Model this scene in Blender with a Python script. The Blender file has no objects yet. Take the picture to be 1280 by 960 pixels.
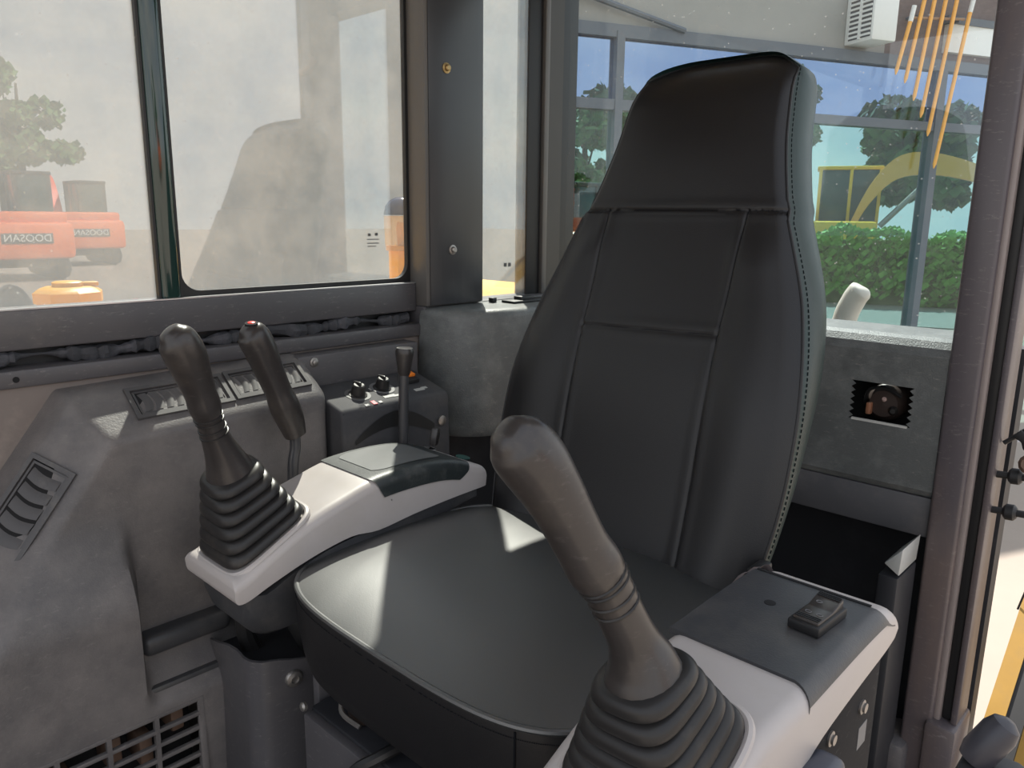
import bpy, bmesh, math, random
from mathutils import Vector, Matrix, Quaternion
R = math.radians
C = bpy.context.scene.collection
random.seed(7)

# ------------------------------------------------------------------ camera
# metres; the camera stands at the origin, +Y is the rear of the cab, -X its right side, ground at Z = -1.9
TH, YAW, ROLL = R(12.2), R(43.5), R(0.64)
fw = Vector((-math.sin(YAW)*math.cos(TH), math.cos(YAW)*math.cos(TH), -math.sin(TH)))
r0 = Vector((math.cos(YAW), math.sin(YAW), 0)); u0 = r0.cross(fw)
rt = math.cos(ROLL)*r0 + math.sin(ROLL)*u0; up = rt.cross(fw)
cd = bpy.data.cameras.new('camera'); cam = bpy.data.objects.new('camera', cd); C.objects.link(cam)
M = Matrix((rt, up, -fw)).transposed().to_4x4(); cam.matrix_world = M
cd.sensor_width = 36; cd.lens = 36*967/1280; cd.clip_start = 0.02; cd.clip_end = 500
sc = bpy.context.scene; sc.camera = cam
sc.view_settings.view_transform = 'Standard'; sc.view_settings.look = 'None'
sc.view_settings.gamma = 1; sc.view_settings.use_curve_mapping = False
sc.view_settings.exposure = 0.22

# ------------------------------------------------------------------ sky and sun
w = bpy.data.worlds.new('sky'); sc.world = w; w.use_nodes = True
nt = w.node_tree; N = nt.nodes; L = nt.links; N.clear()
tc = N.new('ShaderNodeTexCoord'); sep = N.new('ShaderNodeSeparateXYZ'); L.new(tc.outputs['Generated'], sep.inputs[0])
ramp = N.new('ShaderNodeValToRGB'); L.new(sep.outputs['Z'], ramp.inputs[0])
ramp.color_ramp.elements[0].position = 0.0; ramp.color_ramp.elements[0].color = (0.70, 0.78, 0.88, 1)
ramp.color_ramp.elements[1].position = 0.5; ramp.color_ramp.elements[1].color = (0.34, 0.46, 0.70, 1)
mp = N.new('ShaderNodeMapping'); mp.inputs['Scale'].default_value = (1.6, 1.6, 4.5); L.new(tc.outputs['Generated'], mp.inputs[0])
nz = N.new('ShaderNodeTexNoise'); nz.inputs['Scale'].default_value = 2.2; nz.inputs['Detail'].default_value = 6; L.new(mp.outputs[0], nz.inputs['Vector'])
cr = N.new('ShaderNodeValToRGB'); cr.color_ramp.elements[0].position = 0.36; cr.color_ramp.elements[1].position = 0.58; L.new(nz.outputs['Fac'], cr.inputs[0])
mx = N.new('ShaderNodeMix'); mx.data_type = 'RGBA'; L.new(cr.outputs[0], mx.inputs['Factor']); L.new(ramp.outputs[0], mx.inputs['A']); mx.inputs['B'].default_value = (1.0, 0.99, 0.97, 1)
bg = N.new('ShaderNodeBackground'); bg.inputs['Strength'].default_value = 1.25; L.new(mx.outputs['Result'], bg.inputs[0])
wo = N.new('ShaderNodeOutputWorld'); L.new(bg.outputs[0], wo.inputs[0])
sd = bpy.data.lights.new('sun', 'SUN'); sd.energy = 9.0; sd.angle = R(0.6); sd.color = (1.0, 0.95, 0.87)
so = bpy.data.objects.new('sun', sd); C.objects.link(so); so.location = (-8, 8, 12)
SUN_EL = R(50); sdir = Vector((0.751*math.cos(SUN_EL), -0.660*math.cos(SUN_EL), -math.sin(SUN_EL)))
so.rotation_euler = sdir.to_track_quat('-Z', 'Y').to_euler()

# ------------------------------------------------------------------ materials
def newmat(name):
    m = bpy.data.materials.new(name); m.use_nodes = True
    return m, m.node_tree.nodes, m.node_tree.links, m.node_tree.nodes['Principled BSDF']
def mat(name, col, rough=0.5, metal=0.0, dust=None, damt=0.0, scale=30, bump=0.0, bscale=300, spec=0.5, var=0.12, rvar=0.0, stretch=(1, 1, 1), dlo=0.5, dhi=0.7, coat=0.0, scr=0.0):
    m, n, l, p = newmat(name)
    p.inputs['Roughness'].default_value = rough; p.inputs['Metallic'].default_value = metal
    p.inputs['Specular IOR Level'].default_value = spec; p.inputs['Coat Weight'].default_value = coat; p.inputs['Coat Roughness'].default_value = rough if coat else 0.03; p.inputs['Coat IOR'].default_value = 1.6
    g = n.new('ShaderNodeNewGeometry'); mp = n.new('ShaderNodeMapping'); mp.inputs['Scale'].default_value = stretch; l.new(g.outputs['Position'], mp.inputs[0])
    nz = n.new('ShaderNodeTexNoise'); nz.inputs['Scale'].default_value = scale; nz.inputs['Detail'].default_value = 8; nz.inputs['Roughness'].default_value = 0.65
    l.new(mp.outputs[0], nz.inputs['Vector'])
    a = n.new('ShaderNodeMix'); a.data_type = 'RGBA'; l.new(nz.outputs['Fac'], a.inputs['Factor'])
    a.inputs['A'].default_value = (*[c*(1-var) for c in col], 1); a.inputs['B'].default_value = (*[min(1, c*(1+var)) for c in col], 1)
    out = a.outputs['Result']
    if dust:
        n2 = n.new('ShaderNodeTexNoise'); n2.inputs['Scale'].default_value = scale*0.35; n2.inputs['Detail'].default_value = 10; n2.inputs['Roughness'].default_value = 0.7
        l.new(mp.outputs[0], n2.inputs['Vector'])
        rr = n.new('ShaderNodeMapRange'); rr.inputs['From Min'].default_value = dlo; rr.inputs['From Max'].default_value = dhi; rr.inputs['To Max'].default_value = damt
        l.new(n2.outputs['Fac'], rr.inputs['Value'])
        b = n.new('ShaderNodeMix'); b.data_type = 'RGBA'; l.new(rr.outputs[0], b.inputs['Factor']); l.new(out, b.inputs['A']); b.inputs['B'].default_value = (*dust, 1)
        out = b.outputs['Result']
    if scr:
        m3 = n.new('ShaderNodeMapping'); m3.inputs['Scale'].default_value = (40, 40, 130); m3.inputs['Rotation'].default_value = (0.5, 0.4, 0.3); l.new(g.outputs['Position'], m3.inputs[0])
        n4 = n.new('ShaderNodeTexNoise'); n4.inputs['Scale'].default_value = 1.6; n4.inputs['Detail'].default_value = 9; n4.inputs['Roughness'].default_value = 0.75; l.new(m3.outputs[0], n4.inputs['Vector'])
        r4 = n.new('ShaderNodeMapRange'); r4.inputs['From Min'].default_value = 0.57; r4.inputs['From Max'].default_value = 0.72; r4.inputs['To Max'].default_value = scr; l.new(n4.outputs['Fac'], r4.inputs['Value'])
        b4 = n.new('ShaderNodeMix'); b4.data_type = 'RGBA'; l.new(r4.outputs[0], b4.inputs['Factor']); l.new(out, b4.inputs['A']); b4.inputs['B'].default_value = (0.34, 0.31, 0.29, 1); out = b4.outputs['Result']
    l.new(out, p.inputs['Base Color'])
    if rvar:
        r = n.new('ShaderNodeMapRange'); r.inputs['To Min'].default_value = rough-rvar; r.inputs['To Max'].default_value = rough+rvar
        l.new(nz.outputs['Fac'], r.inputs['Value']); l.new(r.outputs[0], p.inputs['Roughness'])
    if bump:
        n3 = n.new('ShaderNodeTexNoise'); n3.inputs['Scale'].default_value = bscale; n3.inputs['Detail'].default_value = 4; l.new(g.outputs['Position'], n3.inputs['Vector'])
        bb = n.new('ShaderNodeBump'); bb.inputs['Strength'].default_value = bump; bb.inputs['Distance'].default_value = 0.002; l.new(n3.outputs['Fac'], bb.inputs['Height']); l.new(bb.outputs[0], p.inputs['Normal'])
    return m
def glass(name, tint=(1, 1, 1), dust=0.3, dcol=(0.8, 0.8, 0.76), gloss=0.12, scale=14, specks=0.0, dvar=0.15, trans=0.5):
    m, n, l, p = newmat(name); n.remove(p); o = n['Material Output']
    g = n.new('ShaderNodeNewGeometry')
    nz = n.new('ShaderNodeTexNoise'); nz.inputs['Scale'].default_value = scale; nz.inputs['Detail'].default_value = 9; nz.inputs['Roughness'].default_value = 0.7
    l.new(g.outputs['Position'], nz.inputs['Vector'])
    mr = n.new('ShaderNodeMapRange'); mr.inputs['From Min'].default_value = 0.3; mr.inputs['From Max'].default_value = 0.7
    mr.inputs['To Min'].default_value = max(0, dust-dvar); mr.inputs['To Max'].default_value = dust+dvar
    l.new(nz.outputs['Fac'], mr.inputs['Value']); fac = mr.outputs[0]
    if specks:
        v = n.new('ShaderNodeTexVoronoi'); v.inputs['Scale'].default_value = 55; l.new(g.outputs['Position'], v.inputs['Vector'])
        m2 = n.new('ShaderNodeMapRange'); m2.inputs['From Min'].default_value = 0.10; m2.inputs['From Max'].default_value = 0.04; m2.inputs['To Max'].default_value = specks
        l.new(v.outputs['Distance'], m2.inputs['Value'])
        ad = n.new('ShaderNodeMath'); ad.operation = 'ADD'; ad.use_clamp = True; l.new(fac, ad.inputs[0]); l.new(m2.outputs[0], ad.inputs[1]); fac = ad.outputs[0]
    t = n.new('ShaderNodeBsdfTransparent'); t.inputs[0].default_value = (*tint, 1)
    gl = n.new('ShaderNodeBsdfGlossy'); gl.inputs['Roughness'].default_value = 0.0
    s1 = n.new('ShaderNodeMixShader'); s1.inputs[0].default_value = gloss; l.new(t.outputs[0], s1.inputs[1]); l.new(gl.outputs[0], s1.inputs[2])
    d = n.new('ShaderNodeBsdfDiffuse'); d.inputs[0].default_value = (*dcol, 1)
    tr = n.new('ShaderNodeBsdfTranslucent'); tr.inputs[0].default_value = (*dcol, 1)
    s2 = n.new('ShaderNodeMixShader'); s2.inputs[0].default_value = trans; l.new(d.outputs[0], s2.inputs[1]); l.new(tr.outputs[0], s2.inputs[2])
    s3 = n.new('ShaderNodeMixShader'); l.new(fac, s3.inputs[0]); l.new(s1.outputs[0], s3.inputs[1]); l.new(s2.outputs[0], s3.inputs[2])
    l.new(s3.outputs[0], o.inputs[0])
    return m
VINYL = mat('black_vinyl', (0.0105, 0.0102, 0.0112), 0.42, bump=0.12, bscale=700, scale=60, rvar=0.04, spec=0.42)
VINYL_SEAT = mat('worn_shiny_seat_vinyl', (0.020, 0.022, 0.022), 0.46, bump=0.12, bscale=700, scale=14, rvar=0.06, spec=1.0, coat=1.0)
VINYL_SIDE = mat('teal_reflection_side_vinyl', (0.009, 0.025, 0.024), 0.38, bump=0.12, bscale=700, scale=60, rvar=0.04, spec=0.4)  # green tint puts the teal reflection on the seat side into the colour
THREAD = mat('dark_thread', (0.008, 0.009, 0.011), 0.9, spec=0.1)
RUBBER = mat('black_rubber', (0.020, 0.019, 0.019), 0.38, spec=0.35, dust=(0.09, 0.075, 0.06), damt=0.4, scale=40, rvar=0.05)
GRIP = mat('worn_black_grip_plastic', (0.033, 0.029, 0.028), 0.31, scr=0.12, dust=(0.09, 0.075, 0.06), damt=0.35, scale=40, rvar=0.06)
SILVER = mat('light_silver_plastic', (0.44, 0.405, 0.39), 0.42, dust=(0.40, 0.36, 0.32), damt=0.5, scale=22, var=0.05)
DARKPL = mat('dark_grey_plastic', (0.045, 0.046, 0.050), 0.42, dust=(0.12, 0.11, 0.10), damt=0.4, scale=35, bump=0.15, bscale=500, rvar=0.06)
LIDPL = mat('glossy_black_lid_plastic', (0.02, 0.026, 0.027), 0.40, dust=(0.14, 0.14, 0.13), damt=0.5, scale=60, bump=0.15, bscale=800)
LABELGREY = mat('glare_grey_label_film', (0.13, 0.135, 0.135), 0.40, var=0.06)  # pale grey puts sun glare on the lid into the label colour
TRIM = mat('scuffed_charcoal_trim_plastic', (0.098, 0.092, 0.093), 0.52, dust=(0.21, 0.19, 0.18), damt=0.75, scale=13, bump=0.25, bscale=420, rvar=0.08, dlo=0.43, dhi=0.66, scr=0.28)
TRIM2 = mat('charcoal_vent_plastic', (0.065, 0.062, 0.064), 0.48, dust=(0.20, 0.18, 0.16), damt=0.5, scale=30)
PAINT = mat('purple_grey_painted_steel', (0.082, 0.078, 0.083), 0.42, dust=(0.24, 0.20, 0.17), damt=0.45, scale=9, rvar=0.08, dlo=0.47, dhi=0.72, scr=0.4)
PILLAR = mat('satin_grey_pillar_steel', (0.040, 0.041, 0.045), 0.30, dust=(0.14, 0.13, 0.13), damt=0.4, scale=7, rvar=0.06, stretch=(1, 1, 0.25))
REVEAL = mat('warm_grey_pillar_paint', (0.105, 0.098, 0.092), 0.45, scale=10)
POSTM = mat('worn_purple_brown_post_paint', (0.088, 0.077, 0.086), 0.36, dust=(0.24, 0.17, 0.13), damt=0.42, scale=16, stretch=(1, 1, 0.3), rvar=0.08, dlo=0.47, dhi=0.74, scr=0.45)
DUSTPLATE = mat('dusty_brown_wall_plate', (0.19, 0.16, 0.145), 0.7, dust=(0.40, 0.34, 0.29), damt=0.6, scale=14)
BLACK = mat('black_seal_rubber', (0.012, 0.012, 0.013), 0.5)
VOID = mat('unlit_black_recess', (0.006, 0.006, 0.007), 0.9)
NAVY = mat('dark_navy_panel', (0.016, 0.017, 0.021), 0.55, dust=(0.06, 0.06, 0.07), damt=0.4, scale=12)
COVER = mat('speckled_grey_moulded_cover', (0.105, 0.112, 0.112), 0.42, dust=(0.28, 0.29, 0.285), damt=0.45, scale=45, bump=0.35, bscale=420, rvar=0.06, dlo=0.45, dhi=0.72, scr=0.5)
COVER2 = mat('grey_cover_flange', (0.075, 0.075, 0.082), 0.5, dust=(0.16, 0.15, 0.15), damt=0.5, scale=25)
FOAM = mat('torn_sealing_foam', (0.035, 0.036, 0.042), 0.75, dust=(0.13, 0.13, 0.15), damt=0.6, scale=60, bump=0.6, bscale=160)
STEEL = mat('dull_steel', (0.32, 0.30, 0.28), 0.4, 0.8, scale=60)
BRASS = mat('yellow_zinc_bolt', (0.42, 0.30, 0.14), 0.4, 0.8, scale=60)
CHROME = mat('bright_chrome', (0.75, 0.76, 0.78), 0.18, 1.0)
GREENBAR = mat('dark_green_glass_edge', (0.012, 0.035, 0.03), 0.08, coat=0.5, dust=(0.10, 0.13, 0.11), damt=0.4, scale=40, stretch=(1, 1, 0.2))
WHITEINK = mat('white_print', (0.42, 0.42, 0.40), 0.6); REDINK = mat('red_print', (0.65, 0.03, 0.06), 0.5); GREYINK = mat('grey_print', (0.16, 0.16, 0.165), 0.6)
DARKINK = mat('dark_print', (0.10, 0.10, 0.10), 0.6)
RED = mat('red_button', (0.75, 0.03, 0.02), 0.35); AMBER = mat('amber_switch_lens', (0.85, 0.22, 0.02), 0.35); TEAL = mat('dark_teal_plastic', (0.01, 0.07, 0.06), 0.3)
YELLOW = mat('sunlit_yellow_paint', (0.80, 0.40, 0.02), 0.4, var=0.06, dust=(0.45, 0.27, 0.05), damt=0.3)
OLIVE = mat('shaded_yellow_body_paint', (0.36, 0.20, 0.03), 0.45, dust=(0.25, 0.16, 0.06), damt=0.5)  # darker yellow: shade on the beam sides put into the colour
CAPM = mat('orange_yellow_cap_plastic', (0.50, 0.235, 0.002), 0.4, var=0.05)
ORANGE = mat('orange_machine_paint', (0.85, 0.16, 0.025), 0.4, var=0.06); REDOR = mat('red_orange_machine_paint', (0.80, 0.09, 0.03), 0.4, var=0.06)
MYELLOW = mat('yellow_machine_paint', (0.92, 0.55, 0.03), 0.4, var=0.08); MORANGE = mat('amber_machine_paint', (0.95, 0.45, 0.09), 0.4, var=0.08)
TRACK = mat('track_rubber', (0.03, 0.03, 0.03), 0.8); MGLASS = mat('dark_machine_glass', (0.02, 0.05, 0.05), 0.08)
BLUEDOME = mat('dark_blue_beacon_cap', (0.02, 0.035, 0.09), 0.15); BEACON = glass('beacon_lens', (1.0, 0.86, 0.66), 0.25, (0.8, 0.55, 0.35), 0.15, dvar=0.05)
CONCRETE = mat('pale_concrete', (0.42, 0.43, 0.43), 0.85, dust=(0.27, 0.28, 0.28), damt=0.6, scale=2.2, var=0.12)
FACADE = mat('facade_render', (0.34, 0.33, 0.31), 0.8, dust=(0.28, 0.27, 0.255), damt=0.5, scale=1.2)
BRICKD = mat('dark_brown_brickwork', (0.17, 0.13, 0.125), 0.8, scale=12, var=0.35, stretch=(1, 1, 4))
MULLION = mat('grey_blue_window_frame', (0.12, 0.135, 0.16), 0.5)
WHITEP = mat('white_painted_metal', (0.80, 0.79, 0.76), 0.4, var=0.04)
PANE_UP = glass('upper_facade_glass', (0.46, 0.54, 0.68), 0.0, gloss=0.05, dvar=0.0)  # pane tints stand in for the sky reflected in the glazing
PANE_LO = glass('lower_facade_glass', (0.55, 0.70, 0.70), 0.0, gloss=0.05, dvar=0.0)
SIDEGLASS = glass('dusty_side_window_glass', (0.94, 0.96, 0.94), 0.09, (0.72, 0.71, 0.68), 0.14, scale=9, specks=0.25, dvar=0.07)
REARGLASS = glass('rear_window_glass', (0.93, 0.98, 0.98), 0.012, (0.7, 0.7, 0.7), 0.05, scale=20, specks=0.35, dvar=0.012)
GROUND = mat('sunlit_yard_ground', (0.30, 0.255, 0.215), 0.9, dust=(0.24, 0.20, 0.165), damt=0.6, scale=0.9)
ASPHALT = mat('grey_asphalt', (0.24, 0.235, 0.22), 0.9, scale=2)
GRASS = mat('grass_ground', (0.09, 0.19, 0.03), 0.9, scale=3, var=0.4)
LEAF = mat('hedge_leaves', (0.17, 0.40, 0.045), 0.7, scale=4, var=0.5); LEAF2 = mat('tree_leaves', (0.085, 0.19, 0.045), 0.7, scale=3, var=0.5)
BARK = mat('tree_bark', (0.10, 0.075, 0.05), 0.9)
BEIGE = mat('cab_headliner', (0.22, 0.21, 0.20), 0.8); FLOORM = mat('black_floor_mat', (0.03, 0.03, 0.032), 0.8, dust=(0.12, 0.10, 0.09), damt=0.4)
BRONZE = mat('bronze_tinted_bracket', (0.20, 0.11, 0.05), 0.25, 0.7)

# ------------------------------------------------------------------ helpers
def link(name, me, m=None, parent=None, smooth=True, ang=35):
    if m: me.materials.append(m)
    if smooth:
        for p in me.polygons: p.use_smooth = True
        me.set_sharp_from_angle(angle=R(ang))
    o = bpy.data.objects.new(name, me); C.objects.link(o)
    if parent is not None:
        o.parent = parent; o.matrix_parent_inverse = Matrix.Translation(parent_loc(parent)).inverted()
    return o
def parent_loc(p):
    return Vector(p.location) if p.type == 'EMPTY' else Vector((0, 0, 0))     # part meshes sit at the world origin
def tag(o, label=None, cat=None, group=None, kind=None):
    if label: o['label'] = label
    if cat: o['category'] = cat
    if group: o['group'] = group
    if kind: o['kind'] = kind
    return o
def thing(name, label, cat, loc, group=None):
    o = bpy.data.objects.new(name, None); o.empty_display_size = 0.05; C.objects.link(o); o.location = loc
    return tag(o, label, cat, group)
class MB:
    """collects shapes into one mesh"""
    def __init__(s): s.v = []; s.f = []
    def add(s, vs, fs):
        k = len(s.v); s.v += [tuple(v) for v in vs]; s.f += [tuple(i+k for i in f) for f in fs]; return s
    def box(s, lo, hi, bevel=0.0, seg=2, mtx=None):
        bm = bmesh.new(); bmesh.ops.create_cube(bm, size=1)
        for v in bm.verts: v.co = Vector([(lo[i]+hi[i])/2 + v.co[i]*(hi[i]-lo[i]) for i in range(3)])
        if bevel: bmesh.ops.bevel(bm, geom=bm.edges[:], offset=bevel, segments=seg, profile=0.5, affect='EDGES')
        if mtx is not None: bmesh.ops.transform(bm, matrix=mtx, verts=bm.verts)
        bm.verts.index_update(); s.add([v.co[:] for v in bm.verts], [[v.index for v in f.verts] for f in bm.faces]); bm.free(); return s
    def loft(s, rings, cap0=True, cap1=True):
        n = len(rings[0]); vs = [p for r in rings for p in r]; fs = []
        for i in range(len(rings)-1):
            for j in range(n):
                a = i*n+j; b = i*n+(j+1) % n; fs.append((a, b, b+n, a+n))
        if cap0: fs.append(tuple(range(n-1, -1, -1)))
        if cap1: fs.append(tuple(range((len(rings)-1)*n, len(rings)*n)))
        return s.add(vs, fs)
    def tube(s, path, rad, seg=12, closed=False, flat=1.0):
        P = [Vector(p) for p in path]; n = len(P)
        rad = rad if hasattr(rad, '__len__') else [rad]*n
        rings = []; prev = None
        for i in range(n):
            t = (P[(i+1) % n]-P[i-1]) if closed else (P[min(i+1, n-1)]-P[max(i-1, 0)])
            t.normalize()
            if prev is None:
                a = Vector((0, 0, 1)) if abs(t.z) < 0.9 else Vector((1, 0, 0)); u = (a - t*a.dot(t)).normalized()
            else: u = (prev - t*prev.dot(t)).normalized()
            prev = u; v = t.cross(u)
            rings.append([P[i]+(u*math.cos(2*math.pi*k/seg)+v*math.sin(2*math.pi*k/seg)*flat)*rad[i] for k in range(seg)])
        if closed: rings.append(rings[0]); return s.loft(rings, False, False)
        return s.loft(rings)
    def lathe(s, prof, c, axis=(0, 0, 1), seg=20):
        """prof = (radius, height) list"""
        q = Vector((0, 0, 1)).rotation_difference(Vector(axis).normalized()); c = Vector(c)
        return s.loft([[c + q @ Vector((r*math.cos(2*math.pi*k/seg), r*math.sin(2*math.pi*k/seg), h)) for k in range(seg)] for r, h in prof])
    def prism(s, pts, off, bevel=0.0, seg=2):
        """closed 3D polygon pushed along off"""
        bm = bmesh.new(); off = Vector(off)
        a = [bm.verts.new(p) for p in pts]; b = [bm.verts.new(Vector(p)+off) for p in pts]; n = len(pts)
        bm.faces.new(a[::-1]); bm.faces.new(b)
        for i in range(n): bm.faces.new((a[i], a[(i+1) % n], b[(i+1) % n], b[i]))
        bmesh.ops.recalc_face_normals(bm, faces=bm.faces)
        if bevel: bmesh.ops.bevel(bm, geom=bm.edges[:], offset=bevel, segments=seg, profile=0.5, affect='EDGES')
        bm.verts.index_update(); s.add([v.co[:] for v in bm.verts], [[v.index for v in f.verts] for f in bm.faces]); bm.free(); return s
    def mesh(s, name, fix=True):
        me = bpy.data.meshes.new(name); me.from_pydata(s.v, [], s.f)
        if fix:
            bm = bmesh.new(); bm.from_mesh(me); bmesh.ops.recalc_face_normals(bm, faces=bm.faces); bm.to_mesh(me); bm.free()
        me.update(); return me
    def obj(s, name, m, parent=None, smooth=True, ang=35, fix=True):
        return link(name, s.mesh(name, fix), m, parent, smooth, ang)
def box(name, lo, hi, m, parent=None, bevel=0.0, seg=2, mtx=None): return MB().box(lo, hi, bevel, seg, mtx).obj(name, m, parent)
def structure(o): o['kind'] = 'structure'; return o
def catmull(pts, n):
    """smooth a list of equal-length tuples"""
    out = []; P = [pts[0]]+list(pts)+[pts[-1]]
    for i in range(1, len(P)-2):
        for k in range(n):
            t = k/n
            out.append(tuple(0.5*(2*b+(c-a)*t+(2*a-5*b+4*c-d)*t*t+(3*b-a-3*c+d)*t**3) for a, b, c, d in zip(P[i-1], P[i], P[i+1], P[i+2])))
    out.append(tuple(pts[-1])); return out
def interp(tab, x):
    if x <= tab[0][0]: return tab[0][1]
    for (a, p), (b, q) in zip(tab, tab[1:]):
        if x <= b: return p+(q-p)*(x-a)/(b-a)
    return tab[-1][1]
def sstep(a, b, x):
    t = min(1, max(0, (x-a)/(b-a))); return t*t*(3-2*t)
def segdist(p, a, b):
    ax, ay = a; bx, by = b; dx, dy = bx-ax, by-ay; L2 = dx*dx+dy*dy
    t = max(0, min(1, ((p[0]-ax)*dx+(p[1]-ay)*dy)/L2)); return math.hypot(p[0]-ax-t*dx, p[1]-ay-t*dy)
def text_mesh(body, size, depth=0.002):
    cu = bpy.data.curves.new('lettering', 'FONT'); cu.body = body; cu.size = size; cu.extrude = depth; cu.align_x = 'CENTER'; cu.align_y = 'CENTER'; cu.resolution_u = 3
    o = bpy.data.objects.new('lettering', cu); C.objects.link(o)
    me = bpy.data.meshes.new_from_object(o.evaluated_get(bpy.context.evaluated_depsgraph_get())); bpy.data.objects.remove(o); return me
def superellipse(n, k):
    out = []
    for i in range(k):
        a = 2*math.pi*i/k; c, s = math.cos(a), math.sin(a)
        out.append((math.copysign(abs(c)**(2/n), c), math.copysign(abs(s)**(2/n), s)))
    return out

# ------------------------------------------------------------------ the yard (structure)
structure(MB().box((-90, -90, -2.1), (90, 90, -1.9)).obj('ground', GROUND))
structure(MB().add([(-14.3, 11.5, -1.88), (-3.2, 15.7, -1.88), (-4.2, 18.4, -1.88), (-15.3, 14.2, -1.88), (-14.3, 11.5, -2.0), (-3.2, 15.7, -2.0), (-4.2, 18.4, -2.0), (-15.3, 14.2, -2.0)],
     [(0, 1, 2, 3), (7, 6, 5, 4), (0, 4, 5, 1), (1, 5, 6, 2), (2, 6, 7, 3), (3, 7, 4, 0)]).obj('trim_1', ASPHALT))
structure(box('wall_yard', (-5.5, -8, -1.9), (-5.2, 5.6, 2.6), CONCRETE))

# ------------------------------------------------------------------ the cab shell (structure)
XW = -1.15
structure(box('floor', (-1.2, -0.45, -0.99), (-0.2, 1.4, -0.95), FLOORM))
structure(box('ceiling', (-1.22, -0.45, 0.66), (-0.2, 1.42, 0.72), BEIGE))
wr = structure(box('wall_right', (-1.2, -0.45, -0.95), (-1.14, 1.37, -0.223), DUSTPLATE))
structure(box('trim_2', (-1.2, -0.45, -0.178), (-1.15, 0.945, -0.125), PAINT, bevel=0.004))     # sill rail
structure(box('trim_11', (-1.2, -0.45, -0.202), (-1.172, 0.945, -0.176), BLACK))
rail = structure(box('trim_3', (-1.2, -0.45, -0.224), (-1.132, 0.945, -0.2), PAINT, bevel=0.004))   # lower rail
MB().lathe([(0.004, 0), (0.004, 0.0015)], (-1.1325, 0.266, -0.212), (1, 0, 0), 12).obj('screw_hole', VOID, rail)
structure(box('trim_4', (-1.2, -0.45, 0.5), (-1.13, 1.37, 0.66), PAINT))                        # header above the side windows
bp = structure(box('trim_5', (-1.175, 0.945, -0.168), (-1.12, 1.09, 0.6), REVEAL, bevel=0.003))     # pillar behind the sliding window
box('cover_plate', (-1.121, 0.953, -0.166), (-1.1175, 1.089, 0.6), PILLAR, bp, bevel=0.001)
for z, y, m in ((0.262, 0.995, BRASS), (-0.063, 1.008, STEEL)):
    MB().lathe([(0.0095, 0), (0.0095, 0.002), (0.006, 0.003), (0.006, 0.007), (0.004, 0.0085)], (-1.1178, y, z), (1, 0, 0), 12).obj('bolt', m, bp)
structure(box('void_shade_panel', (-1.15, 0.90, -0.95), (-1.125, 1.385, -0.40), NAVY))  # dark panel added to paint the black void below the corner cover
structure(box('trim_6', (-1.2, 0.945, -0.224), (-1.13, 1.37, -0.168), PAINT, bevel=0.003))
cp = structure(box('trim_7', (-1.2, 1.268, -0.17), (-1.165, 1.43, 0.6), BLACK, bevel=0.003))     # right rear corner pillar
box('corner_strip', (-1.166, 1.31, -0.17), (-1.155, 1.325, 0.6), REVEAL, cp, bevel=0.002)
box('corner_face', (-1.166, 1.325, -0.17), (-1.158, 1.372, 0.6), mat('brown_black_corner_paint', (0.035, 0.028, 0.022), 0.4), cp)
structure(box('wall_back', (-1.2, 1.39, -0.95), (-0.235, 1.43, -0.19), NAVY))
structure(box('trim_8', (-1.2, 1.36, 0.56), (-0.2, 1.43, 0.66), PAINT))
# front of the cab: two slim posts, a low wall and the windscreen
structure(box('wall_front', (-1.2, -0.47, -0.95), (-0.2, -0.43, -0.62), PAINT))
structure(box('trim_9', (-1.2, -0.47, -0.62), (-1.14, -0.41, 0.66), PAINT))

# left rear door post, stepped section, with rubber seal and outer flange
post = structure(box('trim_10', (-0.316, 1.296, -0.95), (-0.271, 1.40, 0.66), POSTM, bevel=0.006, seg=3))
box('bright_edge', (-0.272, 1.303, -0.95), (-0.262, 1.38, 0.66), mat('pale_worn_edge_paint', (0.26, 0.22, 0.21), 0.35, scale=20), post, bevel=0.003)
box('rubber_seal', (-0.263, 1.312, -0.80), (-0.246, 1.38, 0.66), BLACK, post, bevel=0.005)
box('outer_flange', (-0.247, 1.304, -0.80), (-0.237, 1.37, 0.66), POSTM, post, bevel=0.003)
box('post_foot', (-0.28, 1.285, -0.95), (-0.232, 1.38, -0.80), POSTM, post, bevel=0.008)
box('post_foot', (-0.345, 1.27, -0.95), (-0.30, 1.36, -0.855), PAINT, post, bevel=0.012)

# windows
def frame_ring(name, y0, y1, z0, z1, t, x0, x1, m, parent, rad=0.03):
    """rounded rectangular ring in the Y-Z plane"""
    def loop(a0, a1, b0, b1, r):
        P = []
        for cy, cz, s in ((a1-r, b1-r, 0), (a0+r, b1-r, 90), (a0+r, b0+r, 180), (a1-r, b0+r, 270)):
            for k in range(7): a = R(s+15*k); P.append((cy+r*math.cos(a), cz+r*math.sin(a)))
        return P
    o = loop(y0, y1, z0, z1, 0.002); i = loop(y0+t, y1-t, z0+t, z1-t, rad); n = len(o)
    MB().loft([[(x, *p) for p in l] for l, x in ((o, x0), (o, x1), (i, x1), (i, x0), (o, x0))], False, False).obj(name, m, parent)
w1 = structure(box('window_1', (-1.168, -0.43, -0.135), (-1.165, 0.49, 0.51), SIDEGLASS))
box('glass_channel', (-1.163, -0.45, -0.1255), (-1.152, 0.945, -0.1235), mat('bare_aluminium_channel', (0.55, 0.55, 0.56), 0.3, 0.8), w1)
w2 = structure(box('window_2', (-1.177, 0.49, -0.135), (-1.174, 0.955, 0.51), SIDEGLASS))
frame_ring('pane_seal', 0.492, 0.953, -0.13, 0.53, 0.014, -1.178, -1.168, BLACK, w2, 0.028)
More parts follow.
